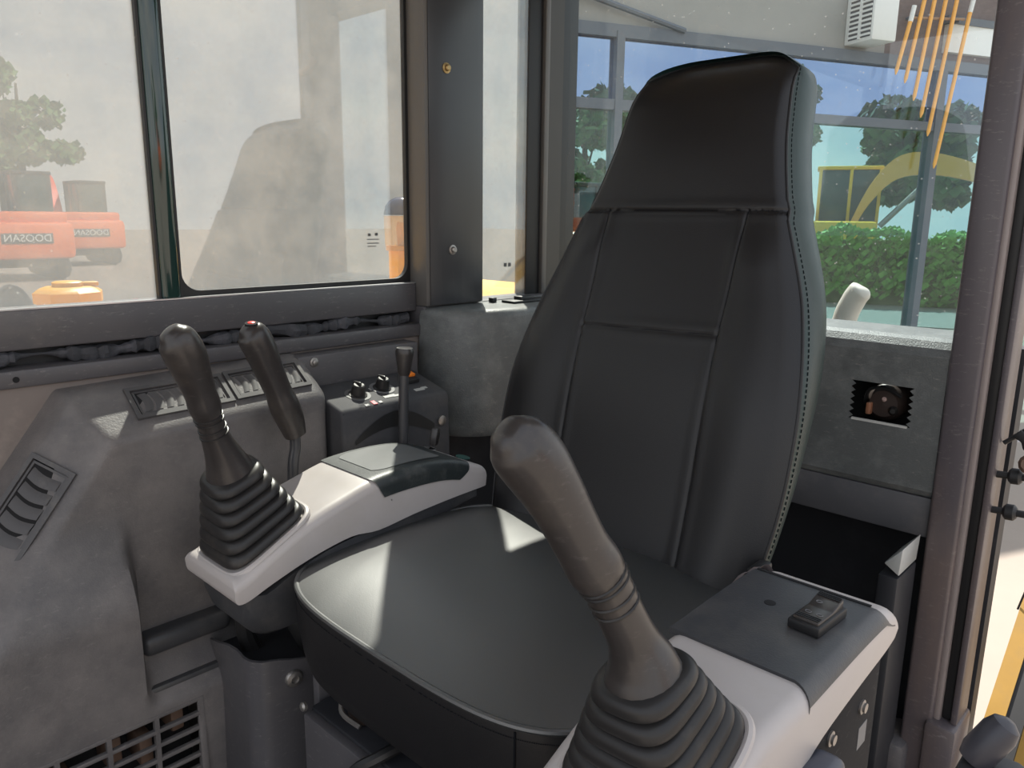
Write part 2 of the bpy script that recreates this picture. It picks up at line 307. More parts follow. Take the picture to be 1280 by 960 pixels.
for k, (yy, zz, ww, hh) in enumerate([(0.856, -0.035, 0.006, 0.005), (0.872, -0.034, 0.006, 0.005), (0.864, -0.043, 0.026, 0.0016), (0.864, -0.050, 0.026, 0.0016), (0.861, -0.0555, 0.018, 0.0016)]):
    box('etched_mark', (-1.1738, yy-ww/2, zz-hh/2), (-1.1732, yy+ww/2, zz+hh/2), DARKINK, w2)
w3 = structure(box('window_3', (-1.172, 1.09, -0.17), (-1.168, 1.27, 0.51), SIDEGLASS))
for yy in (1.205, 1.218): box('etched_mark', (-1.1677, yy-0.004, -0.105), (-1.1670, yy+0.004, -0.097), DARKINK, w3)
w4 = structure(box('window_4', (-1.17, 1.398, -0.2), (-0.26, 1.402, 0.57), REARGLASS))
# green tinted overlap bar of the sliding panes
gb = thing('sliding_window_bar', 'dark green glossy upright bar where the two sliding side panes overlap', 'window bar', (-1.165, 0.484, -0.125))
MB().box((-1.172, 0.470, -0.128), (-1.152, 0.4985, 0.51), 0.008, 3).obj('bar', GREENBAR, gb)
box('edge_lip', (-1.168, 0.4985, -0.128), (-1.158, 0.502, 0.51), BLACK, gb)
box('edge_lip', (-1.168, 0.4665, -0.128), (-1.158, 0.470, 0.51), BLACK, gb)

# torn sealing foam between the rails
rings = []; SEG = 9
for i in range(240):
    y = -0.42+i*(1.345/239); ph = random.uniform(0.6, 1.25)
    r = 0.0150*(0.75+0.35*math.sin(i*0.33)+0.25*math.sin(i*0.13+1))*ph
    rings.append([(-1.158+r*0.9*math.cos(2*math.pi*k/SEG), y, -0.189+0.0035*math.sin(i*0.21)+max(-0.0105, min(0.0105, r*math.sin(2*math.pi*k/SEG)))) for k in range(SEG)])
tag(MB().loft(rings).obj('sealing_foam', FOAM), 'wrinkled black foam strip squeezed between the rails below the side window', 'seal')

# ------------------------------------------------------------------ right-hand trim panel with vents and grille
OUT = [(0.31, -0.233), (0.62, -0.224), (0.80, -0.222), (0.80, -1.6), (-0.62, -1.45), (0.226, -0.345)]
def inside_dist(p):
    d = min(segdist(p, OUT[i], OUT[(i+1) % len(OUT)]) for i in range(len(OUT)))
    ins = False
    for i in range(len(OUT)):
        (ax, ay), (bx, by) = OUT[i], OUT[(i+1) % len(OUT)]
        if (ay > p[1]) != (by > p[1]) and p[0] < (bx-ax)*(p[1]-ay)/(by-ay)+ax: ins = not ins
    return d if ins else -d
def trim_x(y, z):
    d = inside_dist((y, z)); t = d/0.056
    s = min(1, max(0, t)); k = 0.12
    if t > 1-k: s = 1-(max(0, 1+k-t)**2)/(4*k) if t < 1+k else 1
    x = -1.105+0.075*s - 0.035*max(0, 1-d/0.006) 
    if y > 0.650: x -= 0.012*((y-0.650)/0.015)**2
    low = sstep(-0.60, -0.66, z)
    b = sstep(-0.385, -0.52, z)*(1-sstep(0.335, 0.352, y)*(1-low))
    return x+0.048*b-0.02*sstep(-0.66, -0.95, z)
tp = thing('side_trim_panel', 'large scuffed charcoal moulded trim panel below the side window, with air vents', 'trim panel', (-1.03, 0.3, -0.95))
NY, NZ = 170, 150; Y0, Y1, Z0, Z1 = -0.30, 0.665, -0.95, -0.224
mb = MB(); vs = []; fs = []
GR = (0.165, 0.405, -0.795, -0.668)
for j in range(NZ+1):
    for i in range(NY+1):
        y = Y0+(Y1-Y0)*i/NY; z = Z0+(Z1-Z0)*j/NZ; vs.append((trim_x(y, z), y, z))
for j in range(NZ):
    for i in range(NY):
        y = Y0+(Y1-Y0)*(i+.5)/NY; z = Z0+(Z1-Z0)*(j+.5)/NZ
        if GR[0] < y < GR[1] and GR[2] < z < GR[3]: continue
        if inside_dist((y, z)) < -0.004: continue
        a = j*(NY+1)+i; fs.append((a, a+1, a+NY+2, a+NY+1))
# return edge at the rear end
k = len(vs)
for j in range(NZ+1): vs.append((-1.14, Y1, Z0+(Z1-Z0)*j/NZ))
for j in range(NZ): a = j*(NY+1)+NY; fs.append((a, k+j, k+j+1, a+NY+1))
mb.add(vs, fs).obj('panel_shell', TRIM, tp, ang=50, fix=False)
# grille in the lower part
gx = trim_x(0.30, -0.70)
gr = box('grille_frame', (gx-0.004, GR[1]-0.004, GR[2]-0.01), (gx+0.001, GR[1]+0.006, GR[3]+0.004), TRIM, tp, bevel=0.002)
for k in range(6):
    z = GR[3]+0.001-0.0225*k
    box('grille_slat', (trim_x(0.3, z)-0.006, GR[0]-0.004, z-0.003), (trim_x(0.3, z)+0.001, GR[1]+0.004, z+0.003), TRIM, gr, bevel=0.001)
for k in range(5):
    y = GR[1]-0.061*k
    MB().loft([[(trim_x(0.3, z)-0.006, y-0.003, z), (trim_x(0.3, z)+0.0015, y-0.003, z), (trim_x(0.3, z)+0.0015, y+0.003, z), (trim_x(0.3, z)-0.006, y+0.003, z)] for z in (GR[2]-.005, -0.72, GR[3]+.003)]).obj('grille_upright', TRIM, gr)
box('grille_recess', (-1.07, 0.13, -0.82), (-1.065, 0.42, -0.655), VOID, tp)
for yy, zz in ((0.385, -0.70), (0.34, -0.73), (0.30, -0.715), (0.24, -0.74)):
    box('duct_piece', (-1.06, yy-0.012, zz-0.02), (-1.01, yy+0.006, zz+0.025), mat('brown_duct', (0.16, 0.10, 0.07), 0.6), tp, bevel=0.003)
# bar and ledge in the pocket beside the bulge
box('pocket_bar', (-1.05, 0.345, -0.592), (-1.003, 0.47, -0.562), DARKPL, tp, bevel=0.010, seg=3)
box('pocket_ledge', (-1.05, 0.345, -0.645), (-0.995, 0.47, -0.632), DARKPL, tp, bevel=0.004)
# vents: frame, louvre blades, dark recess; built flat then laid on the sloping rim of the panel
def vent(c, ax_u, ax_v, U, V, nb, turned=1.0):
    c = Vector(c); u = Vector(ax_u).normalized(); v = Vector(ax_v); v = (v-u*v.dot(u)).normalized(); n = u.cross(v)
    if n.x < 0: n = -n
    P = lambda a, b, h: c+u*a+v*b+n*h
    def ring(a, b, t, h0, h1):
        o = [(-a, -b), (a, -b), (a, b), (-a, b)]; i = [(-a+t, -b+t), (a-t, -b+t), (a-t, b-t), (-a+t, b-t)]
        return [[P(*q, h) for q in l] for l, h in ((o, h0), (o, h1), (i, h1), (i, h0))]
    fr = MB().loft(ring(U, V, 0.006, -0.004, 0.0035), False, False).obj('vent_frame', TRIM2, tp, ang=20)
    MB().loft(ring(U-0.008, V-0.007, 0.003, -0.004, 0.001), False, False).obj('inner_frame', TRIM2, fr, ang=20)
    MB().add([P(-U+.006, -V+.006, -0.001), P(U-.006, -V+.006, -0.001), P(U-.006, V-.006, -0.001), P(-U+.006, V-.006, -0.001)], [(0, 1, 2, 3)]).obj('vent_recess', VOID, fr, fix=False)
    W = (U-0.012)*2/nb
    for k in range(nb):
        a0 = -U+0.012+W*k; rows = []
        for q in range(6):
            t = q/5; aa = a0+W*0.9*t; hh = -0.002+0.0032*math.sin(math.pi*t*0.62)*turned
            rows.append([P(aa+0.004*math.sin(math.pi*(0.5+bb/(2*(V-.012)))), bb, hh) for bb in [(-V+0.012)*(1-2*j/6) for j in range(7)]])
        vs = [p for r in rows for p in r]; fs = [(i*7+j, i*7+j+1, i*7+j+8, i*7+j+7) for i in range(5) for j in range(6)]
        MB().add(vs, fs).obj('vent_louvre', TRIM2, fr, fix=False)
nrm = Vector((0.052, 0, 0.07)).normalized()
def on_rim(y, z): return Vector((trim_x(y, z)+0.001, y, z))
vd = Vector((0.066, 0, -0.05))
cA = on_rim(0.450, -0.2530); cB = on_rim(0.585, -0.2485)
vent(cA, (0, 1, 0.02), vd, 0.069, 0.028, 8)
vent(cB, (0, 1, 0.03), vd, 0.062, 0.028, 7)
eu = Vector((0, -0.61, -0.79)); ctr = on_rim(0.214, -0.402)
vent(ctr, eu, Vector((0.066, 0.042, -0.032)), 0.112, 0.033, 10)

# ------------------------------------------------------------------ plate, control box, rear corner cover
pl = thing('wall_plate', 'flat grey metal plate with a corner bolt behind the dial box', 'panel', (-1.11, 0.76, -0.29))
box('plate', (-1.14, 0.655, -0.30), (-1.10, 0.905, -0.227), PAINT, pl, bevel=0.003)
MB().lathe([(0.008, 0), (0.008, 0.002), (0.005, 0.003), (0.005, 0.006), (0.003, 0.007)], (-1.1, 0.684, -0.238), (1, 0, 0), 10).obj('bolt', STEEL, pl)
cb = thing('dial_control_box', 'dark grey control box with two rotary dials and an amber rocker behind the right console', 'control box', (-1.04, 0.78, -0.50))
sec = [(-1.10, -0.277), (-1.005, -0.302), (-1.000, -0.312), (-0.995, -0.50), (-1.10, -0.50)]
MB().prism([(x, 0.668, z) for x, z in sec], (0, 0.225, 0), 0.006, 3).obj('box_body', mat('matt_control_box_plastic', (0.055, 0.055, 0.060), 0.7, spec=0.25, dust=(0.12, 0.11, 0.10), damt=0.4, scale=35, bump=0.15, bscale=500), cb)
nb_ = Vector((0.025, 0, 0.095)).normalized()
def top_z(x): return -0.277-(x+1.10)*0.263
def dial(y, x, col):
    kd = MB().lathe([(0.016, 0), (0.016, 0.002), (0.0125, 0.003), (0.0105, 0.017), (0.0085, 0.019)], (x, y, top_z(x)), nb_, 18).obj('dial_knob', RUBBER, cb)
    MB().lathe([(0.022, -0.001), (0.022, 0.0008)], (x, y, top_z(x)), nb_, 24).obj('dial_scale', col, kd)
    MB().box((x-0.010, y-0.0025, top_z(x)+0.010), (x+0.010, y+0.0025, top_z(x)+0.023), 0.002).obj('knob_ridge', RUBBER, kd)
dial(0.730, -1.045, DARKINK); dial(0.785, -1.052, GREYINK)
mq = Matrix.Translation((-1.062, 0.852, top_z(-1.062))) @ Vector((0, 0, 1)).rotation_difference(nb_).to_matrix().to_4x4()
sw = MB().box((-0.014, -0.013, -0.002), (0.014, 0.013, 0.008), 0.002, mtx=mq).obj('rocker_switch', BLACK, cb)
MB().box((-0.012, -0.011, 0.007), (0.003, 0.011, 0.013), 0.002, mtx=mq).obj('switch_lens', AMBER, sw)
for y, x, a, b, m in ((0.738, -1.012, .006, .004, REDINK), (0.750, -1.010, .003, .003, WHITEINK), (0.722, -1.008, .003, .004, WHITEINK), (0.778, -1.022, .004, .012, WHITEINK), (0.792, -1.020, .003, .008, WHITEINK), (0.764, -1.055, .004, .003, WHITEINK), (0.845, -1.025, .004, .010, WHITEINK), (0.858, -1.028, .003, .006, WHITEINK)):
    MB().box((-a, -b, -0.0004), (a, b, 0.0007), mtx=Matrix.Translation((x, y, top_z(x))) @ Vector((0, 0, 1)).rotation_difference(nb_).to_matrix().to_4x4()).obj('printed_mark', m, cb)
# curved crescent printed on the front face
vs = []; fs = []
for i in range(25):
    t = i/24; y = 0.690+0.165*t; zc = -0.372+0.042*math.sin(math.pi*(0.12+0.80*t)); h = 0.0035+0.0075*math.sin(math.pi*t)+0.004*t
    x = -0.9985+0.0004
    vs += [(x+0.0012, y, zc-h), (x+0.0012, y, zc+h)]
    if i: fs.append((2*i-2, 2*i, 2*i+1, 2*i-1))
MB().add(vs, fs).obj('crescent_decal', BLACK, cb, fix=False)
MB().lathe([(0.009, 0), (0.009, 0.003), (0.005, 0.0045)], (-0.998, 0.872, -0.352), (1, 0, 0), 12).obj('bolt', STEEL, cb)

rc = thing('rear_corner_cover', 'rounded speckled grey moulded cover in the right rear corner', 'cover', (-1.05, 1.1, -0.41))
pth = catmull([(-1.135, 0.935), (-1.105, 0.937), (-1.060, 0.950), (-1.022, 0.985), (-1.000, 1.04), (-0.985, 1.12), (-0.965, 1.22), (-0.955, 1.385)], 6)
rings = []
for z, off in ((-0.405, -0.012), (-0.411, -0.004), (-0.405, 0.001), (-0.39, 0.003), (-0.28, 0.0), (-0.186, -0.004), (-0.176, -0.008), (-0.171, -0.018), (-0.170, -0.05)):
    r = []
    for (x, y) in pth:
        cx, cy = -1.14, 1.30; d = Vector((x-cx, y-cy)); l = d.length; d = d*(1+off/max(l, 0.05)); r.append((cx+d.x, cy+d.y, z))
    rings.append(r)
n = len(pth); vs = [p for r in rings for p in r]+[(-1.14, 1.385, -0.170)]; fs = []
for i in range(len(rings)-1):
    for j in range(n-1): fs.append((i*n+j, i*n+j+1, (i+1)*n+j+1, (i+1)*n+j))
k = len(rings)-1
for j in range(n-1): fs.append((k*n+j, k*n+j+1, len(vs)-1))
MB().add(vs, fs).obj('cover_shell', COVER, rc, ang=60)
ck = thing('window_catch', 'small black catch lying on the sunlit ledge under the narrow side window', 'catch', (-1.07, 1.16, -0.17))
box('catch_base', (-1.095, 1.12, -0.1695), (-1.058, 1.235, -0.165), BLACK, ck, bevel=0.001)
box('catch_lever', (-1.09, 1.15, -0.166), (-1.068, 1.19, -0.158), BLACK, ck, bevel=0.002)
box('catch_lever', (-1.112, 1.10, -0.1695), (-1.100, 1.112, -0.160), BLACK, ck, bevel=0.001)

# ------------------------------------------------------------------ left rear cover with the broken-out opening
bc = thing('rear_panel_cover', 'speckled grey rear cover under the back window with a jagged square hole', 'cover', (-0.6, 1.32, -0.49))
HX0, HX1, HZ0, HZ1 = -0.453, -0.362, -0.322, -0.2575
prof = [(1.318, -0.435), (1.308, -0.430), (1.302, -0.42), (1.300, HZ0), (1.300, HZ1), (1.300, -0.205), (1.304, -0.192), (1.314, -0.182), (1.33, -0.178), (1.392, -0.172)]
def col(x, cut): return None
mb = MB()
XL, XR = -0.955, -0.316
def strip(x0, x1, z0, z1):
    mb.add([(x0, 1.300, z0), (x1, 1.300, z0), (x1, 1.300, z1), (x0, 1.300, z1)], [(0, 1, 2, 3)])
for (a, b) in zip(prof, prof[1:]):
    if a[1] == HZ0 and b[1] == HZ1:
        for x0, x1, sg in ((XL, HX0, 1), (HX1, XR, -1)):
            # jagged edge towards the hole
            nt_ = 12; zs = [HZ0+(HZ1-HZ0)*i/nt_ for i in range(nt_+1)]
            for i in range(nt_):
                e0 = (0.0, 0.007)[i % 2]; e1 = (0.0, 0.007)[(i+1) % 2]
                if sg == 1: mb.add([(x0, 1.3, zs[i]), (HX0-0.003+e0, 1.3, zs[i]), (HX0-0.003+e1, 1.3, zs[i+1]), (x0, 1.3, zs[i+1])], [(0, 1, 2, 3)])
                else: mb.add([(HX1+0.003-e0, 1.3, zs[i]), (x1, 1.3, zs[i]), (x1, 1.3, zs[i+1]), (HX1+0.003-e1, 1.3, zs[i+1])], [(0, 1, 2, 3)])
    else:
        mb.add([(XL, *a), (XR, *a), (XR, *b), (XL, *b)], [(0, 1, 2, 3)])
mb.obj('cover_shell', COVER, bc, ang=60)
box('hole_rim', (HX0+0.002, 1.299, HZ0-0.002), (HX1-0.002, 1.304, HZ0+0.0015), mat('bare_cut_edge', (0.5, 0.5, 0.48), 0.4), bc)
box('lower_flange', (XL, 1.306, -0.498), (XR, 1.318, -0.432), COVER2, bc, bevel=0.002)
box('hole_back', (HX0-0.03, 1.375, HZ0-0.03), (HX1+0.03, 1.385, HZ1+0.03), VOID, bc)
wm = thing('wiper_motor', 'dark round motor with fittings seen inside the hole in the rear cover', 'motor', (-0.41, 1.35, -0.32))
MB().lathe([(0.0, -0.022), (0.022, -0.020), (0.030, -0.010), (0.032, 0.006), (0.032, 0.03)], (-0.412, 1.348, -0.296), (0, 1, 0), 20).obj('motor_can', mat('brown_black_motor', (0.05, 0.035, 0.03), 0.4), wm)
box('terminal', (-0.436, 1.318, -0.316), (-0.428, 1.33, -0.296), mat('copper_terminal', (0.30, 0.13, 0.07), 0.5), wm, bevel=0.002)
MB().lathe([(0.004, 0), (0.0055, 0.006), (0.003, 0.010)], (-0.411, 1.335, -0.290), (0, -1, 0.3), 10).obj('spindle', mat('pinkish_spindle', (0.5, 0.36, 0.33), 0.4), wm)
MB().tube(catmull([(-0.445, 1.34, -0.30), (-0.435, 1.325, -0.275), (-0.41, 1.322, -0.268), (-0.385, 1.325, -0.28)], 5), 0.003, 6).obj('wire', BLACK, wm)
MB().lathe([(0.006, 0), (0.008, 0.008), (0.004, 0.014)], (-0.397, 1.335, -0.305), (0.2, -1, 0), 10).obj('spindle', RUBBER, wm)
# things in the left rear corner
lb = thing('corner_pocket_box', 'tall dark box with a pale sunlit lid beside the left rear post', 'box', (-0.315, 1.2, -0.95))
box('box_body', (-0.352, 1.20, -0.95), (-0.322, 1.290, -0.534), NAVY, lb, bevel=0.004)
MB().prism([(-0.345, 1.20, -0.515), (-0.322, 1.20, -0.530), (-0.320, 1.20, -0.485)], (0, 0.085, 0), 0.002).obj('lid', mat('pale_grey_lid', (0.40, 0.41, 0.40), 0.4), lb)

# ------------------------------------------------------------------ seat
SX = -0.585
seat = thing('operator_seat', 'black vinyl operator seat with tall tapered backrest and stitched panels', 'seat', (SX, 0.65, -0.60))
HW = [(-0.46, 0.208), (-0.39, 0.221), (-0.32, 0.228), (-0.25, 0.228), (-0.20, 0.223), (-0.15, 0.213), (-0.10, 0.199), (-0.05, 0.180), (0.012, 0.155), (0.05, 0.143), (0.10, 0.131), (0.15, 0.124), (0.20, 0.117), (0.222, 0.113)]
HWs = catmull(HW, 6)
def hw(z): return interp(HWs, z)
def yb(z): return 0.79+(z+0.42)*0.333-0.010*math.exp(-((z+0.22)/0.12)**2)
seams = [([(-0.60, 0.011), (0.60, 0.011)], 0.0018, 0.0026),
         ([(-0.109, 0.010), (-0.105, -0.15), (-0.098, -0.31), (-0.095, -0.46)], 0.0017, 0.0022),
         ([(0.108, 0.010), (0.108, -0.142), (0.115, -0.30), (0.120, -0.46)], 0.0017, 0.0022),
         ([(-0.105, -0.150), (0.108, -0.143)], 0.0017, 0.0020)]
def yfront(xr, z):
    t = xr/hw(z); a = abs(t)
    y = yb(z)
    if z < 0.008: y += -0.010*sstep(0.45, 0.75, a)*(1-sstep(0.75, 1.0, a))*sstep(0.01, -0.06, z) + 0.008*a**3*sstep(0.01, -0.10, z)
    else: y += 0.006*a**4-0.008*math.exp(-((z-0.10)/0.07)**2)*(1-a*a)
    y += 0.007*max(0, (a-0.90)/0.10)**2
    if z > 0.145: y += 0.062*((z-0.145)/0.076)**2.8
    for pl_, wd, dp in seams:
        if pl_ is seams[0][0] or z < 0.014:
            d = min(segdist((xr, z), a_, b_) for a_, b_ in zip(pl_, pl_[1:]))
            if d < 0.03: y += dp*math.exp(-(d/wd)**2)-0.0007*math.exp(-((d-0.008)/0.006)**2)
    return y
def ztop(t): return 0.221-0.030*max(0, (abs(t)-0.35)/0.65)**2.6
NX, NZ = 200, 300; ZB = -0.45
vs = []; fs = []
def fgrid(i, j):
    t = -1+2*i/NX; z = ZB+(ztop(t)-ZB)*j/NZ; xr = t*hw(z); return (SX+xr, yfront(xr, z), z)
for j in range(NZ+1):
    for i in range(NX+1): vs.append(fgrid(i, j))
for j in range(NZ):
    for i in range(NX): a = j*(NX+1)+i; fs.append((a, a+1, a+NX+2, a+NX+1))
back = MB().add(vs, fs).obj('backrest', VINYL, seat, ang=80, fix=False)
# outline loop from lower left up over the top and down again
outline = [fgrid(0, j) for j in range(0, NZ+1, 6)]+[fgrid(i, NZ) for i in range(5, NX+1, 5)]+[fgrid(NX, j) for j in range(NZ-6, -1, -6)]
MB().tube([(x, y+0.001, z) for x, y, z in outline], 0.0022, 8).obj('piping', VINYL, back)
# side and rear shell: outline swept backwards, rounded
def sweep(o, dep, shr):
    res = []
    for (x, y, z) in o:
        zz = z-(0.6*shr+0.333*dep*0.0)*sstep(0.05, 0.215, z); f = 1-(shr+dep*0.22*sstep(-0.10, -0.38, z))/0.2
        res.append((SX+(x-SX)*f, y+dep-0.045*sstep(0.165, 0.216, z)*min(1, dep/0.03), zz+0.0))
    return res
prof = [(0.002, -0.0005), (0.010, -0.003), (0.025, -0.005), (0.05, -0.004), (0.075, 0.001), (0.092, 0.008), (0.103, 0.020), (0.108, 0.036)]
rings = [sweep(outline, *p) for p in prof]
n = len(outline); vs = [p for r in rings for p in r]; fs = []
for i in range(len(rings)-1):
    for j in range(n-1): fs.append((i*n+j, (i+1)*n+j, (i+1)*n+j+1, i*n+j+1))
k = (len(rings)-1)*n
for j in range(n//2): fs.append((k+j, k+n-1-j, k+n-2-j, k+j+1)) if k+j+1 != k+n-2-j else None
MB().add(vs, [f for f in fs if f]).obj('back_shell', VINYL_SIDE, back, ang=80)
# stitching beside the piping on the shell and along the panel seams
st = MB()
fine = catmull(sweep(outline, 0.011, -0.0036), 2); acc = 0
for a, b in zip(fine, fine[1:]):
    a, b = Vector(a), Vector(b); d = b-a; m_ = int(d.length/0.006) or 1
    for q in range(m_):
        p0 = a+d*(q+0.15)/m_; p1 = a+d*(q+0.75)/m_; st.tube([p0, p1], 0.0006, 4)
for pl_, wd, dp in seams:
    for a_, b_ in zip(pl_, pl_[1:]):
        m_ = max(2, int(math.dist(a_, b_)/0.006))
        for q in range(m_):
            P_ = []
            for f in (0.05, 0.95):
                t = (q+f)/m_; xr = a_[0]+(b_[0]-a_[0])*t; z = a_[1]+(b_[1]-a_[1])*t
                if abs(xr) > hw(z)*0.99: continue
                P_.append((SX+xr, yfront(xr, z)-0.0001, z))
            if len(P_) == 2: st.tube(P_, 0.0007, 4)
st.obj('stitching', THREAD, back)
# cushion
CX = -0.592
def cush_outline(k=140):
    out = []
    for i in range(k):
        a = 2*math.pi*i/k; c, s = math.cos(a), math.sin(a); nn = 4.6 if s < 0 else 4.5
        x = math.copysign(abs(c)**(2/nn), c); y = math.copysign(abs(s)**(2/nn), s)
        w_ = 0.247-0.014*max(0, y); yy = 0.645+y*(0.207 if y < 0 else 0.185)
        yy -= (0.010*(1-x*x) if y < 0 else 0)
        out.append((CX+x*w_, yy))
    return out
co = cush_outline(); cc = (CX, 0.645); n = len(co)
ctop = lambda r: -0.437+0.026*(1-r**3.2)
rings = []
for r in [1, 0.985, 0.96, 0.92, 0.86, 0.78, 0.68, 0.56, 0.42, 0.28, 0.14, 0.04]:
    rings.append([(cc[0]+(x-cc[0])*r, cc[1]+(y-cc[1])*r, ctop(r)+0.004*math.exp(-((y-cc[1])*r/0.08)**2)*0-0.004*(max(0, (cc[1]-y)*r/0.2))) for x, y in co])
cush = MB().loft(rings, False, True).obj('cushion', VINYL_SEAT, seat, ang=80)
zo = lambda y: ctop(1)-0.004*max(0, (cc[1]-y)/0.2)
MB().tube([(x, y, zo(y)-0.001) for x, y in co], 0.0034, 8, closed=True).obj('piping', VINYL_SEAT, cush)
rings = []
for dz, s in ((0.0, 0.998), (-0.006, 1.003), (-0.020, 1.006), (-0.05, 1.002), (-0.085, 0.985), (-0.105, 0.965), (-0.112, 0.93)):
    rings.append([(cc[0]+(x-cc[0])*s, cc[1]+(y-cc[1])*s, zo(y)+dz) for x, y in co])
MB().loft(rings, False, True).obj('cushion_side', VINYL, cush, ang=80)
st = MB()
for i in range(n):
    a = co[i]; b = co[(i+1) % n]
    for q in range(3):
        f0, f1 = (q+0.15)/3, (q+0.75)/3
        pt = lambda f: (cc[0]+(a[0]+(b[0]-a[0])*f-cc[0])*1.0055, cc[1]+(a[1]+(b[1]-a[1])*f-cc[1])*1.0055, zo(a[1])-0.0125)
        st.tube([pt(f0), pt(f1)], 0.0006, 4)
st.obj('stitching', THREAD, cush)
i0 = min(range(n), key=lambda i: (co[i][0]+0.412)**2+(co[i][1]-0.44)**2); x0, y0 = co[i0]
MB().tube([(cc[0]+(x0-cc[0])*s, cc[1]+(y0-cc[1])*s, zo(y0)+dz) for dz, s in ((-0.006, 1.006), (-0.02, 1.009), (-0.05, 1.005), (-0.085, 0.988), (-0.105, 0.968))], 0.0011, 6).obj('corner_seam', THREAD, cush)
# steel seat base and its fittings
sb = box('seat_base', (-0.775, 0.455, -0.95), (-0.36, 0.86, -0.602), NAVY, seat, bevel=0.005)
box('front_plate', (-0.772, 0.443, -0.95), (-0.60, 0.457, -0.606), PAINT, sb, bevel=0.003)
box('side_bracket', (-0.792, 0.47, -0.72), (-0.778, 0.56, -0.545), PAINT, sb, bevel=0.002)
MB().lathe([(0.006, 0), (0.006, 0.004), (0.003, 0.006)], (-0.775, 0.448, -0.60), (0, -1, 0.2), 10).obj('bolt', STEEL, sb)
box('suspension', (-0.72, 0.56, -0.602), (-0.42, 0.84, -0.555), BLACK, sb, bevel=0.004)
wc = thing('slide_latch', 'oily metal slide latch and wires under the cushion front', 'latch', (-0.71, 0.5, -0.60))
MB().tube(catmull([(-0.735, 0.50, -0.548), (-0.735, 0.48, -0.575), (-0.72, 0.465, -0.59), (-0.69, 0.47, -0.598)], 5), 0.003, 6).obj('latch_rod', STEEL, wc)
box('latch_block', (-0.725, 0.475, -0.602), (-0.69, 0.52, -0.575), mat('oily_brown_steel', (0.10, 0.07, 0.055), 0.35, 0.5), wc, bevel=0.004)
MB().lathe([(0.007, 0), (0.007, 0.006), (0.004, 0.008)], (-0.70, 0.478, -0.572), (0, -0.5, 1), 10).obj('latch_nut', STEEL, wc)
MB().tube(catmull([(-0.70, 0.5, -0.595), (-0.68, 0.478, -0.585), (-0.665, 0.485, -0.597), (-0.65, 0.48, -0.583)], 5), 0.0035, 6).obj('latch_rod', BLACK, wc)
tag(MB().tube(catmull([(-0.62, 0.50, -0.592), (-0.625, 0.45, -0.592), (-0.65, 0.425, -0.62), (-0.665, 0.42, -0.70), (-0.66, 0.42, -0.85), (-0.66, 0.42, -0.948)], 7), 0.007, 8).obj('cable', BLACK), 'black cable curving down over the seat base front', 'cable')
# seat belt buckle beside the backrest
bk = thing('seat_belt', 'crumpled grey belt webbing tucked between cushion and left console', 'belt', (-0.352, 0.78, -0.40))
vs = []; fs = []
for i in range(12):
    t = i/11; c = Vector((-0.368+0.022*t, 0.742+0.055*t, -0.405+0.022*math.sin(3*t)+0.004*math.sin(11*t)))
    for q in range(5):
        s = (q-2)/2; vs.append(c+Vector((0.010*s, -0.004*s, 0.010*s+0.003*math.sin(5*t+2*s)))+Vector((0, 0, 0)))
    if i:
        for q in range(4): a = (i-1)*5+q; fs.append((a, a+1, a+6, a+5))
MB().add(vs, fs).obj('webbing', mat('grey_webbing', (0.17, 0.14, 0.14), 0.8, scale=90), bk, fix=False)
MB().box((-0.366, 0.775, -0.43), (-0.350, 0.81, -0.385), 0.004).obj('buckle', BLACK, bk)

# ------------------------------------------------------------------ joysticks
def oval_loft(mb, rows, seg=22, flat=0.92, n=2.2):
    """rows of x, y, z, radius; rounded closed ends"""
    P = [Vector(r[:3]) for r in rows]; rings = []; prev = None
    for i, r in enumerate(rows):
        t = (P[min(i+1, len(P)-1)]-P[max(i-1, 0)]).normalized()
        u = Vector((1, 0, 0)) if prev is None else prev; u = (u-t*u.dot(t)).normalized(); prev = u; v = t.cross(u)
        rings.append([P[i]+u*a*r[3]*flat+v*b*r[3] for a, b in superellipse(n, seg)])
    return mb.loft(rings)
def bellows(mb, base_c, base_u, base_v, hu, hv, top_c, top_u, top_v, tu, tv, folds, n0=5.0, n1=2.6, seg=56):
    """concertina boot: rounded-rectangle rings from base to top"""
    rings = []; K = folds*10
    for k in range(K+1):
        t = k/K; e = t
        c = Vector(base_c).lerp(Vector(top_c), e); u = Vector(base_u).lerp(Vector(top_u), e).normalized(); v = Vector(base_v).lerp(Vector(top_v), e); v = (v-u*v.dot(u)).normalized()
        sh = t**0.9
        w_ = hu+(tu-hu)*sh; d_ = hv+(tv-hv)*sh; nn = n0+(n1-n0)*t
        ph = (k % 10)/10; o = 0.0090*math.sqrt(max(0, 1-abs(2*ph-1)**3))-0.0058      # round ribs, narrow valleys
        rings.append([c+u*a*(w_+o)+v*b*(d_+o) for a, b in superellipse(nn, seg)])
    mb.loft(rings, False, True)
